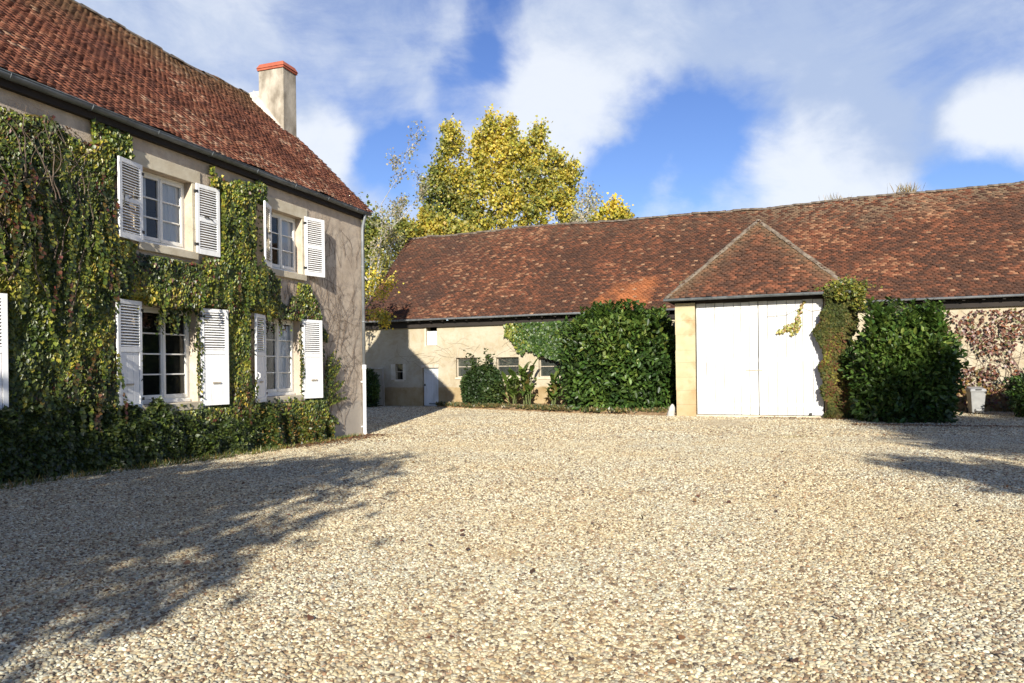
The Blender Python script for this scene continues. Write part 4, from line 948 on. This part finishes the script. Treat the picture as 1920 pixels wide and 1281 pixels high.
wall_climber('wall_creeper', 'sparse red-brown autumn creeper over the pale barn wall at the far right', red_creeper, 9000, None, .10, 53, stems=lambda t: stems_on(t, [(random.uniform(20.8, 29), -.014, random.uniform(.1, 1.2), math.pi/2+random.gauss(0, .25), random.uniform(1.5, 3.2), random.uniform(.008, .016)) for _ in range(46)]))
dv = thing('bare_creeper', 'dead leafless creeper tendrils on the barn wall above the white plank door', 'climbing plant', BO, BA)
stems_on(dv, [(random.uniform(-1, 6.2), -.010, random.uniform(2.0, 3.0), random.choice((0, math.pi))+random.gauss(0, .5), random.uniform(.6, 1.6), .006) for _ in range(34)])

# ---- planting bed, tall leafy plants, ground cover
def bed():
    edge = [(1.15, -.9), (2.1, -1.30), (3.6, -1.75), (5.4, -2.45), (8.5, -3.75), (10.5, -4.35), (12.64, -4.62)]; mb = MB(); m = 12
    f = np.array(edge); xs_ = np.linspace(1.15, 12.64, 60); ye = np.interp(xs_, f[:, 0], f[:, 1])
    X = np.repeat(xs_[:, None], m+1, 1); T_ = np.linspace(0, 1, m+1)[None]; Y = -.004+(ye[:, None]+.004)*T_; p = np.stack([X.ravel(), Y.ravel()], 1)
    Z = (.14*(1-T_**6)+.03)*np.ones_like(X)+((fbm(p, 3, 2, 3)-.5)*.09).reshape(X.shape); Z[:, -1] = -.05
    V = np.stack([X.ravel(), Y.ravel(), Z.ravel()], 1); i = np.arange(X.size).reshape(X.shape); Q = np.stack([i[:-1, :-1], i[:-1, 1:], i[1:, 1:], i[1:, :-1]], -1).reshape(-1, 4)[:, ::-1]
    o = np_mesh('planting_bed', V, Q, M['soil'], smooth=True); o.location = BO; o.rotation_euler = (0, 0, BA); tag(o, kind='structure')
    rg = np.random.default_rng(9); n = 11000; x = rg.uniform(1.1, 12.6, n); t = 1-np.abs(rg.normal(0, .20, n)); y = np.interp(x, f[:, 0], f[:, 1])*np.clip(t, .1, 1.03)
    ok = rg.random(n) < np.clip(fbm(np.stack([x, y], 1), 1.6, 4, 3)*2.6-.85+.5*(x < 3.5), 0, 1); x, y = x[ok], y[ok]; k = len(x)
    P = np.stack([x, y, .08+.10*rg.random(k)], 1); D = rg.normal(0, .6, (k, 3)); D[:, 2] = .5+rg.random(k)
    V, Q, C = leaf_arrays(P, D, rg.normal(0, 1, (k, 3)), rg.uniform(.06, .16, k), .7, pick(k, ((.3, (.05, .065, .02)), (.3, (.10, .10, .035)), (.4, (.20, .15, .06))), rg), T_TRE)
    o = np_mesh('ground_cover', V, Q, M['leaf'], None, C); o.location = BO; o.rotation_euler = (0, 0, BA); tag(o, 'straggly low plants and dead leaves along the bed edge', 'ground cover', kind='stuff')
bed()
def canna(x, y, H, nst, label, seed, spread):
    rg = np.random.default_rng(seed); o = Matrix.Translation(BO) @ Matrix.Rotation(BA, 4, 'Z') @ Vector((x, y, 0))
    t = thing('leafy_plant', label, 'plant', o, BA, 'tall broad-leaved plants in the bed'); st = MB(); parts = []
    for s in range(nst):
        bx, by = rg.normal(0, spread, 2)*(1, .5); h = H*rg.uniform(.7, 1); lean = rg.normal(0, .10, 2); st.tube([(bx, by, .1), (bx+lean[0]*.5, by+lean[1]*.5, h*.5), (bx+lean[0], by+lean[1], h*.92)], [.022, .018, .008], 6)
        m = 9
        for k in range(m):
            u = .22+.75*k/m; a = k*2.4+rg.uniform(0, 1); L = rg.uniform(.50, .78)*(1-.30*u); droop = rg.uniform(-.3, .5)
            # a broad blade in three bands that bends down
            p = np.array((bx+lean[0]*u, by+lean[1]*u, h*u)); d_ = np.array((math.cos(a), math.sin(a), 0)); sd = np.array((-math.sin(a), math.cos(a), 0)); rise = 1.15-.6*droop
            pts = []; 
            for q, wq in ((0, .12), (.3, 1), (.65, .9), (1, .05)):
                c = p+d_*L*q*.75+np.array((0, 0, L*(rise*q-(.55+droop)*q*q))); pts += [c-sd*wq*.115+np.array((0, 0, .03*wq)), c, c+sd*wq*.115+np.array((0, 0, .03*wq))]
            Vv = np.array(pts); qd = []
            for r in range(3):
                for cc in range(2): qd.append((r*3+cc, r*3+cc+1, r*3+cc+4, r*3+cc+3))
            col = np.array([(.05, .085, .015), (.075, .12, .02), (.11, .14, .028), (.16, .12, .035)])[rg.choice(4, p=(.3, .4, .2, .1))]*rg.uniform(.8, 1.2)
            parts.append((Vv, np.array(qd), np.tile(col, (12, 1))))
    V, Q, C = join(parts); np_mesh('leaf', V, Q, M['gloss_leaf'], t, C, smooth=True); st.build('stem', simple_stem, t)
simple_stem = simple('green_stem', (.07, .10, .025), (.13, .14, .05), 6, .6, .1)
canna(5.05, -1.15, 1.75, 5, 'tall broad-leaved plant standing before the second barn window', 1, .16)
canna(5.75, -1.2, 2.05, 6, 'tallest broad-leaved plant, between the second and third barn windows', 2, .18)
canna(6.85, -1.3, 1.55, 5, 'shorter broad-leaved plant beside the big laurel, below the third barn window', 3, .16)

# ------------------------------------------------------------------ trees
def tree(name, label, base, H, trunk_r, crowns, leaf, pal, seed, bark='bark', T=T_TRE, group=None, cat='tree', sub=.75, twig=True, fork=.25, mat='tree_leaf', clumps=26, csz=.55, lean=(0, 0), spread=1.):
    """crowns: (x,y,z,rx,ry,rz,leaves) relative to the base; limbs grow from the trunk into each, leaves sit in clumps"""
    rg = np.random.default_rng(seed); rd = random.Random(seed); t = thing(name, label, cat, base, 0, group); tr = MB(); parts = []
    crowns = [(a, b, c, d*spread, e*spread, f*spread*(1.08 if spread > 1 else 1), int(n_*(.86 if spread > 1 else 1))) for a, b, c, d, e, f, n_ in crowns]
    top = Vector((lean[0], lean[1], H*sub)); pts = []; n = 9
    for k in range(n): u = k/(n-1); pts.append(Vector((lean[0]*u+rd.gauss(0, .02)*H*.25*u, lean[1]*u, H*sub*u)))
    tr.tube(pts, [trunk_r*(1-.8*k/(n-1)) for k in range(n)], 9)
    for (cx, cy, cz, rx, ry, rz, nl) in crowns:
        c = Vector((cx, cy, cz)); u = min(max((cz-rz*1.1)/(H*sub), fork), .92); k = u*(n-1); i = min(int(k), n-2); st = pts[i].lerp(pts[i+1], k-i)
        L = (c-st).length; mid = st.lerp(c, .5)+Vector((rd.gauss(0, .04)*L, rd.gauss(0, .04)*L, -.10*L)); end = c+Vector((0, 0, rz*.75)); r0 = trunk_r*.38*(1-.5*u)
        lp = [st, st.lerp(mid, .6), mid, mid.lerp(c, .6)+Vector((0, 0, .02*L)), c, c.lerp(end, .55)+Vector((rd.gauss(0, .1)*rx, 0, 0)), end]
        tr.tube(lp, [max(r0*(1-.9*q/6), .012) for q in range(7)], 6, False)
        m = max(4, int(clumps*(nl/1000)**.5)); d = nrm(rg.normal(0, 1, (m, 3))); rr = rg.random(m)**.45; cc = d*rr[:, None]*np.array((rx, ry, rz))+np.array((cx, cy, cz))
        for q in cc[:max(5, m//2)]:
            s = lp[rd.choice((3, 4, 4, 5))]; e = Vector(q); md = s.lerp(e, .55)+Vector((0, 0, -.06*(e-s).length)); tr.tube([s, md, e], [max(r0*.28, .012), max(r0*.17, .008), .006], 4, False)
        w = rg.uniform(.4, 1.6, m); w /= w.sum(); idx = rg.choice(m, nl, p=w); cs = csz*rg.uniform(.6, 1.3, m)[idx][:, None]
        P = cc[idx]+rg.normal(0, .55, (nl, 3))*cs*np.array((1, 1, 1.15))
        D = rg.normal(0, .8, (nl, 3)); D[:, 2] -= .35; Nn = rg.normal(0, .6, (nl, 3))+np.array((0, -.7, .45)); C = pick(nl, pal, rg, fbm(P, .35, seed+1, 3))
        parts.append(leaf_arrays(P, D, Nn, rg.uniform(.6, 1.3, nl)*leaf, 1., C, T))
    tr.build('trunk', M[bark], t, smooth=True); V, Q, C = join(parts); np_mesh('crown', V, Q, M[mat], t, C); return t
YEL = ((.14, (.16, .17, .035)), (.26, (.36, .32, .05)), (.34, (.55, .44, .055)), (.26, (.68, .51, .08)))
YG = ((.30, (.10, .125, .03)), (.35, (.20, .21, .04)), (.22, (.36, .31, .05)), (.13, (.48, .37, .06)))
GRN = ((.35, (.035, .060, .015)), (.4, (.06, .09, .02)), (.25, (.12, .13, .03)))
PALE = ((.4, (.30, .28, .17)), (.35, (.40, .36, .24)), (.25, (.22, .22, .09)))
YELP = ((.15, (.11, .13, .03)), (.17, (.20, .21, .045)), (.24, (.36, .32, .055)), (.26, (.50, .41, .06)), (.18, (.62, .48, .09)))
px0 = Vector((-.9, 58, 0))
tree('poplar_tree', 'tall golden-yellow poplar rising behind the barn roof', px0, 22.6, .42,
     [(-3.7, 0, 19.9, .85, .9, 1.5, 1900), (-4.6, .3, 17.9, .8, .9, 1.3, 1400), (-5.5, .5, 16.2, .75, 1.0, 1.5, 1500), (-3.6, -.3, 16.3, .9, 1.0, 1.6, 1800), (-4.6, .2, 14.6, .7, .9, .8, 600), (-2.5, -.5, 14.4, 1.0, 1.1, 1.7, 1900),
      (-1.5, 0, 19.4, .8, 1.0, 1.5, 1700), (-.4, .2, 20.6, .75, .9, 1.5, 1700), (-1.3, -.3, 16.8, .95, 1.0, 1.5, 1800), (.8, .2, 20.3, .8, .9, 1.6, 1800), (.5, -.4, 17.6, 1.0, 1.1, 1.6, 2100), (2.0, .3, 18.6, .75, .9, 1.3, 1300),
      (3.2, .3, 20.3, .75, .8, 1.2, 1300), (3.2, -.4, 17.3, .9, 1.0, 1.5, 1700), (4.6, 0, 18.0, .85, 1.0, 1.3, 1500), (5.7, .2, 16.9, .75, .9, 1.5, 1400), (4.6, -.3, 15.2, 1.0, 1.1, 1.4, 1700), (.3, -.6, 14.4, 1.3, 1.2, 1.7, 2400),
      (2.6, -.4, 14.2, 1.2, 1.2, 1.7, 2200), (5.6, -.2, 13.6, .9, 1.0, 1.5, 1300), (-1.0, -.4, 11.6, 1.2, 1.2, 1.3, 1600), (1.8, 0, 11.4, 1.4, 1.2, 1.2, 1700), (4.0, -.2, 11.6, 1.3, 1.2, 1.3, 1700), (-2.8, 0, 12.2, .8, .9, .9, 700), (-2.6, .2, 17.4, .7, .8, 1.1, 900), (-1.5, -.2, 13.6, 1.0, 1.0, 1.1, 1200), (2.0, .4, 16.4, .8, .8, 1.2, 900), (-3.9, 0, 15.3, .8, .8, .9, 700)],
     .25, YELP, 101, fork=.22, sub=.86, clumps=34, csz=.47, spread=1.15)
tree('pale_tree', 'thin half-bare pale tree to the right of the golden poplar', (5.7, 52.5, 0), 15.8, .16, [(0, 0, 14.2, .75, .7, 1.5, 420), (-.5, 0, 12.6, .8, .7, 1.0, 360), (.5, 0, 12.4, .7, .7, 1.0, 320)], .18, PALE, 102, bark='palebark', sub=.95, csz=.40, fork=.6)
tree('young_poplar', 'small yellow-leaved tree peeping over the barn ridge right of the poplar', (7.2, 51, 0), 13.8, .16, [(.2, 0, 12.6, .75, .7, 1.1, 900), (-.75, 0, 12.2, .65, .6, 1.0, 800), (.9, 0, 12.2, .5, .6, .8, 480)], .24, YEL, 103, sub=.85, csz=.42, fork=.6)
tree('broadleaf_tree', 'bushy green and yellow tree behind the left end of the barn ridge', (-5.2, 49.5, 0), 13.0, .26, [(-.5, 0, 11.6, 1.1, 1.2, 1.1, 2400), (.9, 0, 11.0, 1.3, 1.2, .9, 2400), (2.2, 0, 10.7, .9, 1.0, .7, 1200), (-1.9, 0, 10.9, 1.0, 1.1, 1.2, 1900), (-.3, -.4, 9.4, 2.3, 1.4, 1.5, 3000)], .24, YG, 104, fork=.3, csz=.5)
tree('broadleaf_tree', 'dense yellow-green tree seen between the house corner and the barn roof', (-9.4, 44.5, 0), 12.2, .24, [(1.0, 0, 9.6, 1.3, 1.2, 1.6, 3000), (0, 0, 10.2, 1.2, 1.2, 1.5, 2400), (1.5, -.3, 7.2, 1.5, 1.2, 1.8, 3600), (.4, -.3, 6.2, 1.6, 1.2, 1.8, 3400), (1.5, -.4, 4.4, 1.5, 1.2, 1.6, 3000), (-1.6, 0, 7.4, 1.6, 1.3, 2.2, 3200), (-2.4, 0, 3.6, 1.7, 1.3, 2.0, 3000), (-.2, -.3, 2.2, 1.8, 1.2, 1.6, 3000), (2.0, -.3, 1.8, 1.5, 1.2, 1.4, 2400)], .20, YG, 105, fork=.25, csz=.5)
def bare_tree():                                               # thin tree with a few pale leaves, its limbs drawn as one skeleton
    rg = np.random.default_rng(106); rd = random.Random(6)
    t = thing('birch_tree', 'slender half-bare birch with pale leaves standing behind the house corner', 'tree', (-7.75, 39.2, 0)); tr = MB(); tips = []
    def limb(p, d, L, r, lev):
        pts = [p.copy()]; n = 7
        for k in range(n):
            d = (d+Vector((rd.gauss(0, .10), rd.gauss(0, .10), .05))).normalized(); p = p+d*L/n; pts.append(p.copy())
            if lev < 3 and k >= (2 if lev == 0 else 1) and rd.random() < (.95 if lev < 2 else .7):
                a = rd.uniform(0, 6.28); s = Vector((math.cos(a), math.sin(a)*.7, rd.uniform(.2, .8))).normalized(); limb(p.copy(), (d*.45+s*.85).normalized(), L*rd.uniform(.24, .36), r*(1-.8*k/n)*.5, lev+1)
            if lev >= 1: tips.append((p.copy(), lev))
        tr.tube(pts, [max(r*(1-.85*k/n), .007) for k in range(n+1)], 6 if lev < 2 else 4, False)
    limb(Vector((0, 0, 0)), Vector((.02, 0, 1)), 10.6, .12, 0)
    limb(Vector((.05, 0, 4.2)), Vector((.36, 0, .95)).normalized(), 5.6, .06, 0)
    limb(Vector((0, 0, 6.6)), Vector((-.75, -.1, .9)).normalized(), 5.2, .05, 1)
    tr.build('trunk', M['palebark'], t, smooth=True)
    tp = np.array([list(q[0]) for q in tips]); n = 3000; P = tp[rg.integers(0, len(tp), n)]+rg.normal(0, .16, (n, 3)); lo = np.clip((11.0-P[:, 2])/6, 0, 1)
    C = pick(n, PALE, rg); C = np.where((rg.random(n) < lo)[:, None], pick(n, YG, rg), C)
    V, Q, C = leaf_arrays(P, rg.normal(0, 1, (n, 3)), rg.normal(0, 1, (n, 3))+np.array((0, -.4, .3)), rg.uniform(.08, .17, n), 1., C, T_TRE); np_mesh('crown', V, Q, M['tree_leaf'], t, C)
bare_tree()
def leaning_tree():                                            # young tree whose yellow-leaved branch hangs before the barn roof
    rg = np.random.default_rng(107); t = thing('young_tree', 'young tree with yellow leaves leaning over the left end of the barn eave', 'tree', (-7.35, 32.6, 0)); tr = MB(); parts = []
    limbs = [[(0, 0, 0), (.1, 0, 2.0), (.3, .1, 3.6), (.65, .1, 4.7), (1.0, .1, 5.6)], [(.3, .1, 3.6), (.75, 0, 4.1), (1.25, -.1, 4.35), (1.75, -.1, 4.2)], [(.5, .1, 4.2), (1.1, 0, 5.0), (1.5, 0, 5.3), (2.05, 0, 5.9)], [(.65, .1, 4.7), (.9, 0, 5.5), (1.3, 0, 6.2)], [(.1, 0, 2.6), (.0, .2, 3.9), (.1, .2, 5.2), (.25, .2, 6.4)], [(1.25, -.1, 4.35), (1.5, -.1, 4.0), (1.7, -.1, 3.85)]]
    for l, r in zip(limbs, (.075, .03, .035, .03, .045, .018)): tr.tube([Vector(p) for p in l], [r*(1-.75*k/(len(l)-1)) for k in range(len(l))], 6, False)
    for l, m, s in zip(limbs[1:], (260, 260, 200, 420, 160), (.15, .17, .16, .3, .13)):
        a = np.array(l); u = .35+.65*rg.random(m)**.7; i = np.minimum((u*(len(a)-1)).astype(int), len(a)-2); f = (u*(len(a)-1)-i)[:, None]; P = a[i]*(1-f)+a[i+1]*f+rg.normal(0, s, (m, 3))
        parts.append(leaf_arrays(P, rg.normal(0, .7, (m, 3))+np.array((0, 0, -.5)), rg.normal(0, .6, (m, 3))+np.array((0, -.7, .4)), rg.uniform(.08, .15, m), 1., pick(m, YEL if s < .25 else YG, rg), T_TRE))
    tr.build('trunk', M['bark'], t, smooth=True); V, Q, C = join(parts); np_mesh('crown', V, Q, M['tree_leaf'], t, C)
leaning_tree()
# trees behind the photographer: their shadows lie across the gravel
tree('garden_tree', 'broad leafy tree casting the large shadow beside the house front', (-8.6, -6.2, .2), 9.0, .30,
     [(-1.9, 0, 5.2, 3.0, 2.4, 2.4, 7000), (1.2, 0, 4.4, 2.2, 2.0, 2.2, 6000), (2.3, 0, 6.3, 2.2, 1.8, 1.15, 4000), (4.3, .2, 6.9, 1.3, 1.3, .55, 1000), (3.7, 0, 5.3, 1.9, 1.5, 1.2, 2600), (3.3, 0, 4.0, 1.5, 1.4, .9, 1400), (-.6, 0, 6.7, 2.2, 1.8, .9, 4200), (.8, -1, 2.4, 2.6, 1.6, 1.6, 5000), (-3.8, 0, 2.8, 2.6, 2.0, 2.0, 4800), (-1.5, -.6, 8.3, 1.1, .9, .7, 160)], .20, GRN, 201, csz=.7)
tree('garden_tree', 'open branching tree casting the dappled shadow on the right of the yard', (12.5, -8.2, .2), 13.5, .28,
     [(-7.7, 0, 7.55, .8, .8, .26, 500), (-7.0, 0, 7.05, 1.1, 1.0, .34, 900), (-7.0, 0, 6.2, .9, .8, .34, 420), (-5.8, 0, 6.8, 1.2, 1.0, .5, 800), (-5.2, 0, 8.9, 1.2, 1.0, .5, 900), (-3.6, 0, 9.1, 1.4, 1.1, .6, 1200), (-4.0, 0, 10.2, 1.4, 1.1, .75, 1700), (-2.4, 0, 9.5, 1.9, 1.4, 1.0, 3400), (-2.7, 0, 12.3, 1.6, 1.3, 1.0, 3400), (-1.6, 0, 8.3, 2.2, 1.5, .75, 2400), (1.5, 0, 8.6, 2.2, 1.5, 1.0, 2600), (-3.0, 0, 10.6, 1.9, 1.4, .55, 1700), (-.6, 0, 11.2, 2.2, 1.5, 1.15, 3600), (-1.4, 0, 12.6, 1.5, 1.4, .9, 3000), (2.2, 0, 11.6, 2.0, 1.5, 1.3, 3000)], .20, GRN, 202, csz=.6, fork=.35)

# ------------------------------------------------------------------ small things
def bin_():
    o = Matrix.Translation(BO) @ Matrix.Rotation(BA, 4, 'Z') @ Vector((22.5, -1.15, 0)); t = thing('wheelie_bin', 'pale grey wheelie bin with its lid shut, standing by the barn wall', 'bin', o, BA+R(4))
    b = MB(); b.hexa([(-.18, -.24, .05), (.18, -.24, .05), (.18, .22, .05), (-.18, .22, .05), (-.23, -.30, .80), (.23, -.30, .80), (.23, .27, .80), (-.23, .27, .80)]); b.box(-.25, .25, -.32, .29, .765, .80)
    b.box(-.10, .10, -.335, -.29, .10, .20); b.build('body', M['bin'], t, bevel=.025)
    l = MB(); l.hexa([(-.26, -.34, .805), (.26, -.34, .805), (.26, .31, .805), (-.26, .31, .805), (-.22, -.29, .88), (.22, -.29, .88), (.22, .24, .94), (-.22, .24, .94)]); lo = l.build('lid', M['bin_lid'], t, bevel=.02)
    MB().box(-.09, .09, -.36, -.315, .83, .87).build('handle', M['black'], lo, bevel=.01)
    for x in (-.22, .22):
        w = MB(); w.tube([(x-.03, .28, .10), (x+.03, .28, .10)], .10, 18); w.build('wheel', M['rubber'], t)
    MB().tube([(-.22, .335, .84), (.22, .335, .84)], .016, 8).build('handle', M['bin_lid'], t)
bin_()
def guard_stone():
    mb = MB(); pr = [(.0, .13), (.10, .14), (.22, .125), (.34, .10), (.42, .06), (.46, .02)]; n = 12
    for z, r in pr:
        for k in range(n): a = 2*math.pi*k/n; q = 1+.10*math.sin(3*a+z*9); mb.v.append((math.cos(a)*r*q, math.sin(a)*r*.85*q, z))
    for i in range(len(pr)-1):
        for k in range(n): mb.f.append((i*n+k, i*n+(k+1) % n, (i+1)*n+(k+1) % n, (i+1)*n+k))
    mb.f.append(tuple((len(pr)-1)*n+k for k in range(n)))
    o = mb.build('guard_stone', M['whitestone'], None, smooth=True, loc=Matrix.Translation(BO) @ Matrix.Rotation(BA, 4, 'Z') @ Vector((12.50, -4.5, -.02)), rot=(R(4), R(8), .3)); tag(o, 'small white stone leaning at the foot of the left porch pillar', 'stone')
guard_stone()
def old_frame():
    t = thing('wooden_frame', 'weathered wooden frame leaning on the shaded barn wall by the house corner', 'frame', Matrix.Translation(BO) @ Matrix.Rotation(BA, 4, 'Z') @ Vector((-2.35, -.10, 0)), BA)
    m = MB(); m.box(-.55, -.49, -.02, .02, 0, 1.9); m.box(.12, .18, -.02, .02, 0, 1.88); m.box(-.49, .12, -.02, .02, 1.82, 1.88); m.box(-.49, .12, -.02, .02, 1.0, 1.05); m.box(.18, .24, -.06, -.021, .0, 1.02); m.build('rail', M['oldwood'], t, bevel=.004)
    MB().box(-.49, .12, .0, .012, .05, 1.0).build('panel', M['oldwood'], t)
old_frame()
def ridge_weeds(x, h, n, label, seed):
    rg = np.random.default_rng(seed); o = Matrix.Translation(BO) @ Matrix.Rotation(BA, 4, 'Z') @ Vector((x, BRY, BRZ+.02)); P = np.stack([rg.normal(0, .28, n), rg.normal(0, .05, n), 0*np.arange(n)], 1)
    D = rg.normal(0, .35, (n, 3)); D[:, 2] = 1; V, Q, C = leaf_arrays(P, D, rg.normal(0, 1, (n, 3)), rg.uniform(.4, 1.1, n)*h, .05, pick(n, ((.5, (.30, .22, .10)), (.5, (.22, .17, .07))), rg), T_BLADE)
    w = np_mesh('weed', V, Q, M['leaf'], None, C); w.location = o; w.rotation_euler = (0, 0, BA); tag(w, label, 'weed', 'dry weeds on the barn ridge')
ridge_weeds(21.2, .55, 90, 'larger tuft of dry weeds sprouting from the barn ridge at the right', 1)
ridge_weeds(18.4, .42, 40, 'smaller tuft of dry weeds on the barn ridge above the door', 2)
def grass_fringe():
    rg = np.random.default_rng(15); n = 3000; x = rg.uniform(-12.5, -.6, n); y = -.25-.55*np.clip((-x-1)/5, .05, 1)+rg.normal(0, .09, n); c, s = math.cos(HA), math.sin(HA)
    X = HC[0]+c*x-s*y; Y = HC[1]+s*x+c*y; ok = rg.random(n) < np.clip(fbm(np.stack([x, y], 1), 1.8, 8, 3)*2.2-.5, 0, 1); X, Y = X[ok], Y[ok]; k = len(X)
    D = rg.normal(0, .5, (k, 3)); D[:, 2] = 1; V, Q, C = leaf_arrays(np.stack([X, Y, g_h(X, Y)+.01], 1), D, rg.normal(0, 1, (k, 3)), rg.uniform(.05, .14, k), .16, pick(k, ((.4, (.06, .09, .02)), (.4, (.13, .14, .03)), (.2, (.25, .16, .05))), rg), T_BLADE)
    tag(np_mesh('grass', V, Q, M['leaf'], None, C), 'thin grass and weeds along the foot of the house', 'grass', kind='stuff')
grass_fringe()
def litter():
    rg = np.random.default_rng(16); n = 420; Y = 3.4+17*rg.random(n)**.9; X = rg.uniform(-.78, .80, n)*Y; m = 1500
    # drifts along the house foot and below the laurel and the vine
    t = rg.random(m); hx = rg.uniform(-4.5, -.2, m); hy = -.25-np.abs(rg.normal(0, .4, m)); c, s = math.cos(HA), math.sin(HA); X = np.append(X, HC[0]+c*hx-s*hy); Y = np.append(Y, HC[1]+s*hx+c*hy)
    bx = rg.uniform(15.5, 23.5, m); by = np.where(bx < 18.2, -4.7, -7.0)-np.abs(rg.normal(0, .35, m)); c, s = math.cos(BA), math.sin(BA); X = np.append(X, BO[0]+c*bx-s*by); Y = np.append(Y, BO[1]+s*bx+c*by); k = len(X)
    D = rg.normal(0, 1, (k, 3)); D[:, 2] *= .2; Nn = rg.normal(0, .35, (k, 3)); Nn[:, 2] = 1
    V, Q, C = leaf_arrays(np.stack([X, Y, g_h(X, Y)+.035], 1), D, Nn, rg.uniform(.030, .058, k), .9, pick(k, ((.40, (.17, .075, .035)), (.3, (.22, .12, .05)), (.3, (.09, .05, .03))), rg), T_IVY)
    tag(np_mesh('fallen_leaves', V, Q, M['leaf'], None, C), 'brown fallen leaves scattered over the gravel', 'leaves', kind='stuff')
litter()

# ------------------------------------------------------------------ loose pebbles on the gravel (geometry nodes)
def pebbles(name, ys, dens, r0, r1, label, seed):
    V, Q = [], []; n = 14; yy = np.linspace(ys[0], ys[1], n)
    for y in yy:
        for k in range(9): x = (-.80+1.62*k/8)*y; V.append((x, y, float(g_h(x, y))+.004))
    V = np.array(V); V[:, 2] += (fbm(V[:, :2], .45, 3)-.5)*.05
    for j in range(n-1):
        for k in range(8): Q.append((j*9+k, j*9+k+1, (j+1)*9+k+1, (j+1)*9+k))
    o = np_mesh(name, V, np.array(Q), M['gravel']); tag(o, label, 'gravel', kind='stuff')
    ng = bpy.data.node_groups.new('scatter_pebbles', 'GeometryNodeTree'); ng.interface.new_socket('Geometry', in_out='INPUT', socket_type='NodeSocketGeometry'); ng.interface.new_socket('Geometry', in_out='OUTPUT', socket_type='NodeSocketGeometry')
    N = ng.nodes; L = ng.links; i = N.new('NodeGroupInput'); out = N.new('NodeGroupOutput'); dp = N.new('GeometryNodeDistributePointsOnFaces'); dp.inputs['Density'].default_value = dens; dp.inputs['Seed'].default_value = seed
    ico = N.new('GeometryNodeMeshIcoSphere'); ico.inputs['Radius'].default_value = 1; ico.inputs['Subdivisions'].default_value = 2
    sp = N.new('GeometryNodeSetPosition'); nz = N.new('ShaderNodeTexNoise'); nz.inputs['Scale'].default_value = .9
    vs = N.new('ShaderNodeVectorMath'); vs.operation = 'SUBTRACT'; L.new(nz.outputs['Color'], vs.inputs[0]); vs.inputs[1].default_value = (.5, .5, .5)
    sc = N.new('ShaderNodeVectorMath'); sc.operation = 'SCALE'; sc.inputs['Scale'].default_value = 1.1; L.new(vs.outputs[0], sc.inputs[0]); L.new(ico.outputs['Mesh'], sp.inputs['Geometry']); L.new(sc.outputs[0], sp.inputs['Offset'])
    sm = N.new('GeometryNodeSetMaterial'); sm.inputs['Material'].default_value = M['pebble']; sh = N.new('GeometryNodeSetShadeSmooth'); L.new(sp.outputs[0], sh.inputs[0]); L.new(sh.outputs[0], sm.inputs[0])
    ip = N.new('GeometryNodeInstanceOnPoints'); rv = N.new('FunctionNodeRandomValue'); rv.data_type = 'FLOAT_VECTOR'; rv.inputs[0].default_value = (r0, r0, r0*.45); rv.inputs[1].default_value = (r1, r1*.8, r1*.6)
    rr = N.new('FunctionNodeRandomValue'); rr.data_type = 'FLOAT_VECTOR'; rr.inputs[0].default_value = (-.6, -.6, 0); rr.inputs[1].default_value = (.6, .6, 6.28); rr.inputs['Seed'].default_value = 3
    L.new(i.outputs[0], dp.inputs['Mesh']); L.new(dp.outputs['Points'], ip.inputs['Points']); L.new(sm.outputs[0], ip.inputs['Instance']); L.new(rv.outputs[0], ip.inputs['Scale']); L.new(rr.outputs[0], ip.inputs['Rotation'])
    jn = N.new('GeometryNodeJoinGeometry'); L.new(ip.outputs[0], jn.inputs[0]); L.new(i.outputs[0], jn.inputs[0]); L.new(jn.outputs[0], out.inputs[0])
    md = o.modifiers.new('scatter', 'NODES'); md.node_group = ng
pebbles('pebbles', (2.6, 8.0), 2500, .009, .0205, 'small cream, grey and tan pebbles covering the near yard', 1)
pebbles('pebbles', (8.0, 17.0), 850, .011, .0225, 'pebbles over the middle of the yard', 2)
pebbles('pebbles', (17.0, 37.0), 190, .016, .032, 'pebbles in the far half of the yard before the barn', 3)
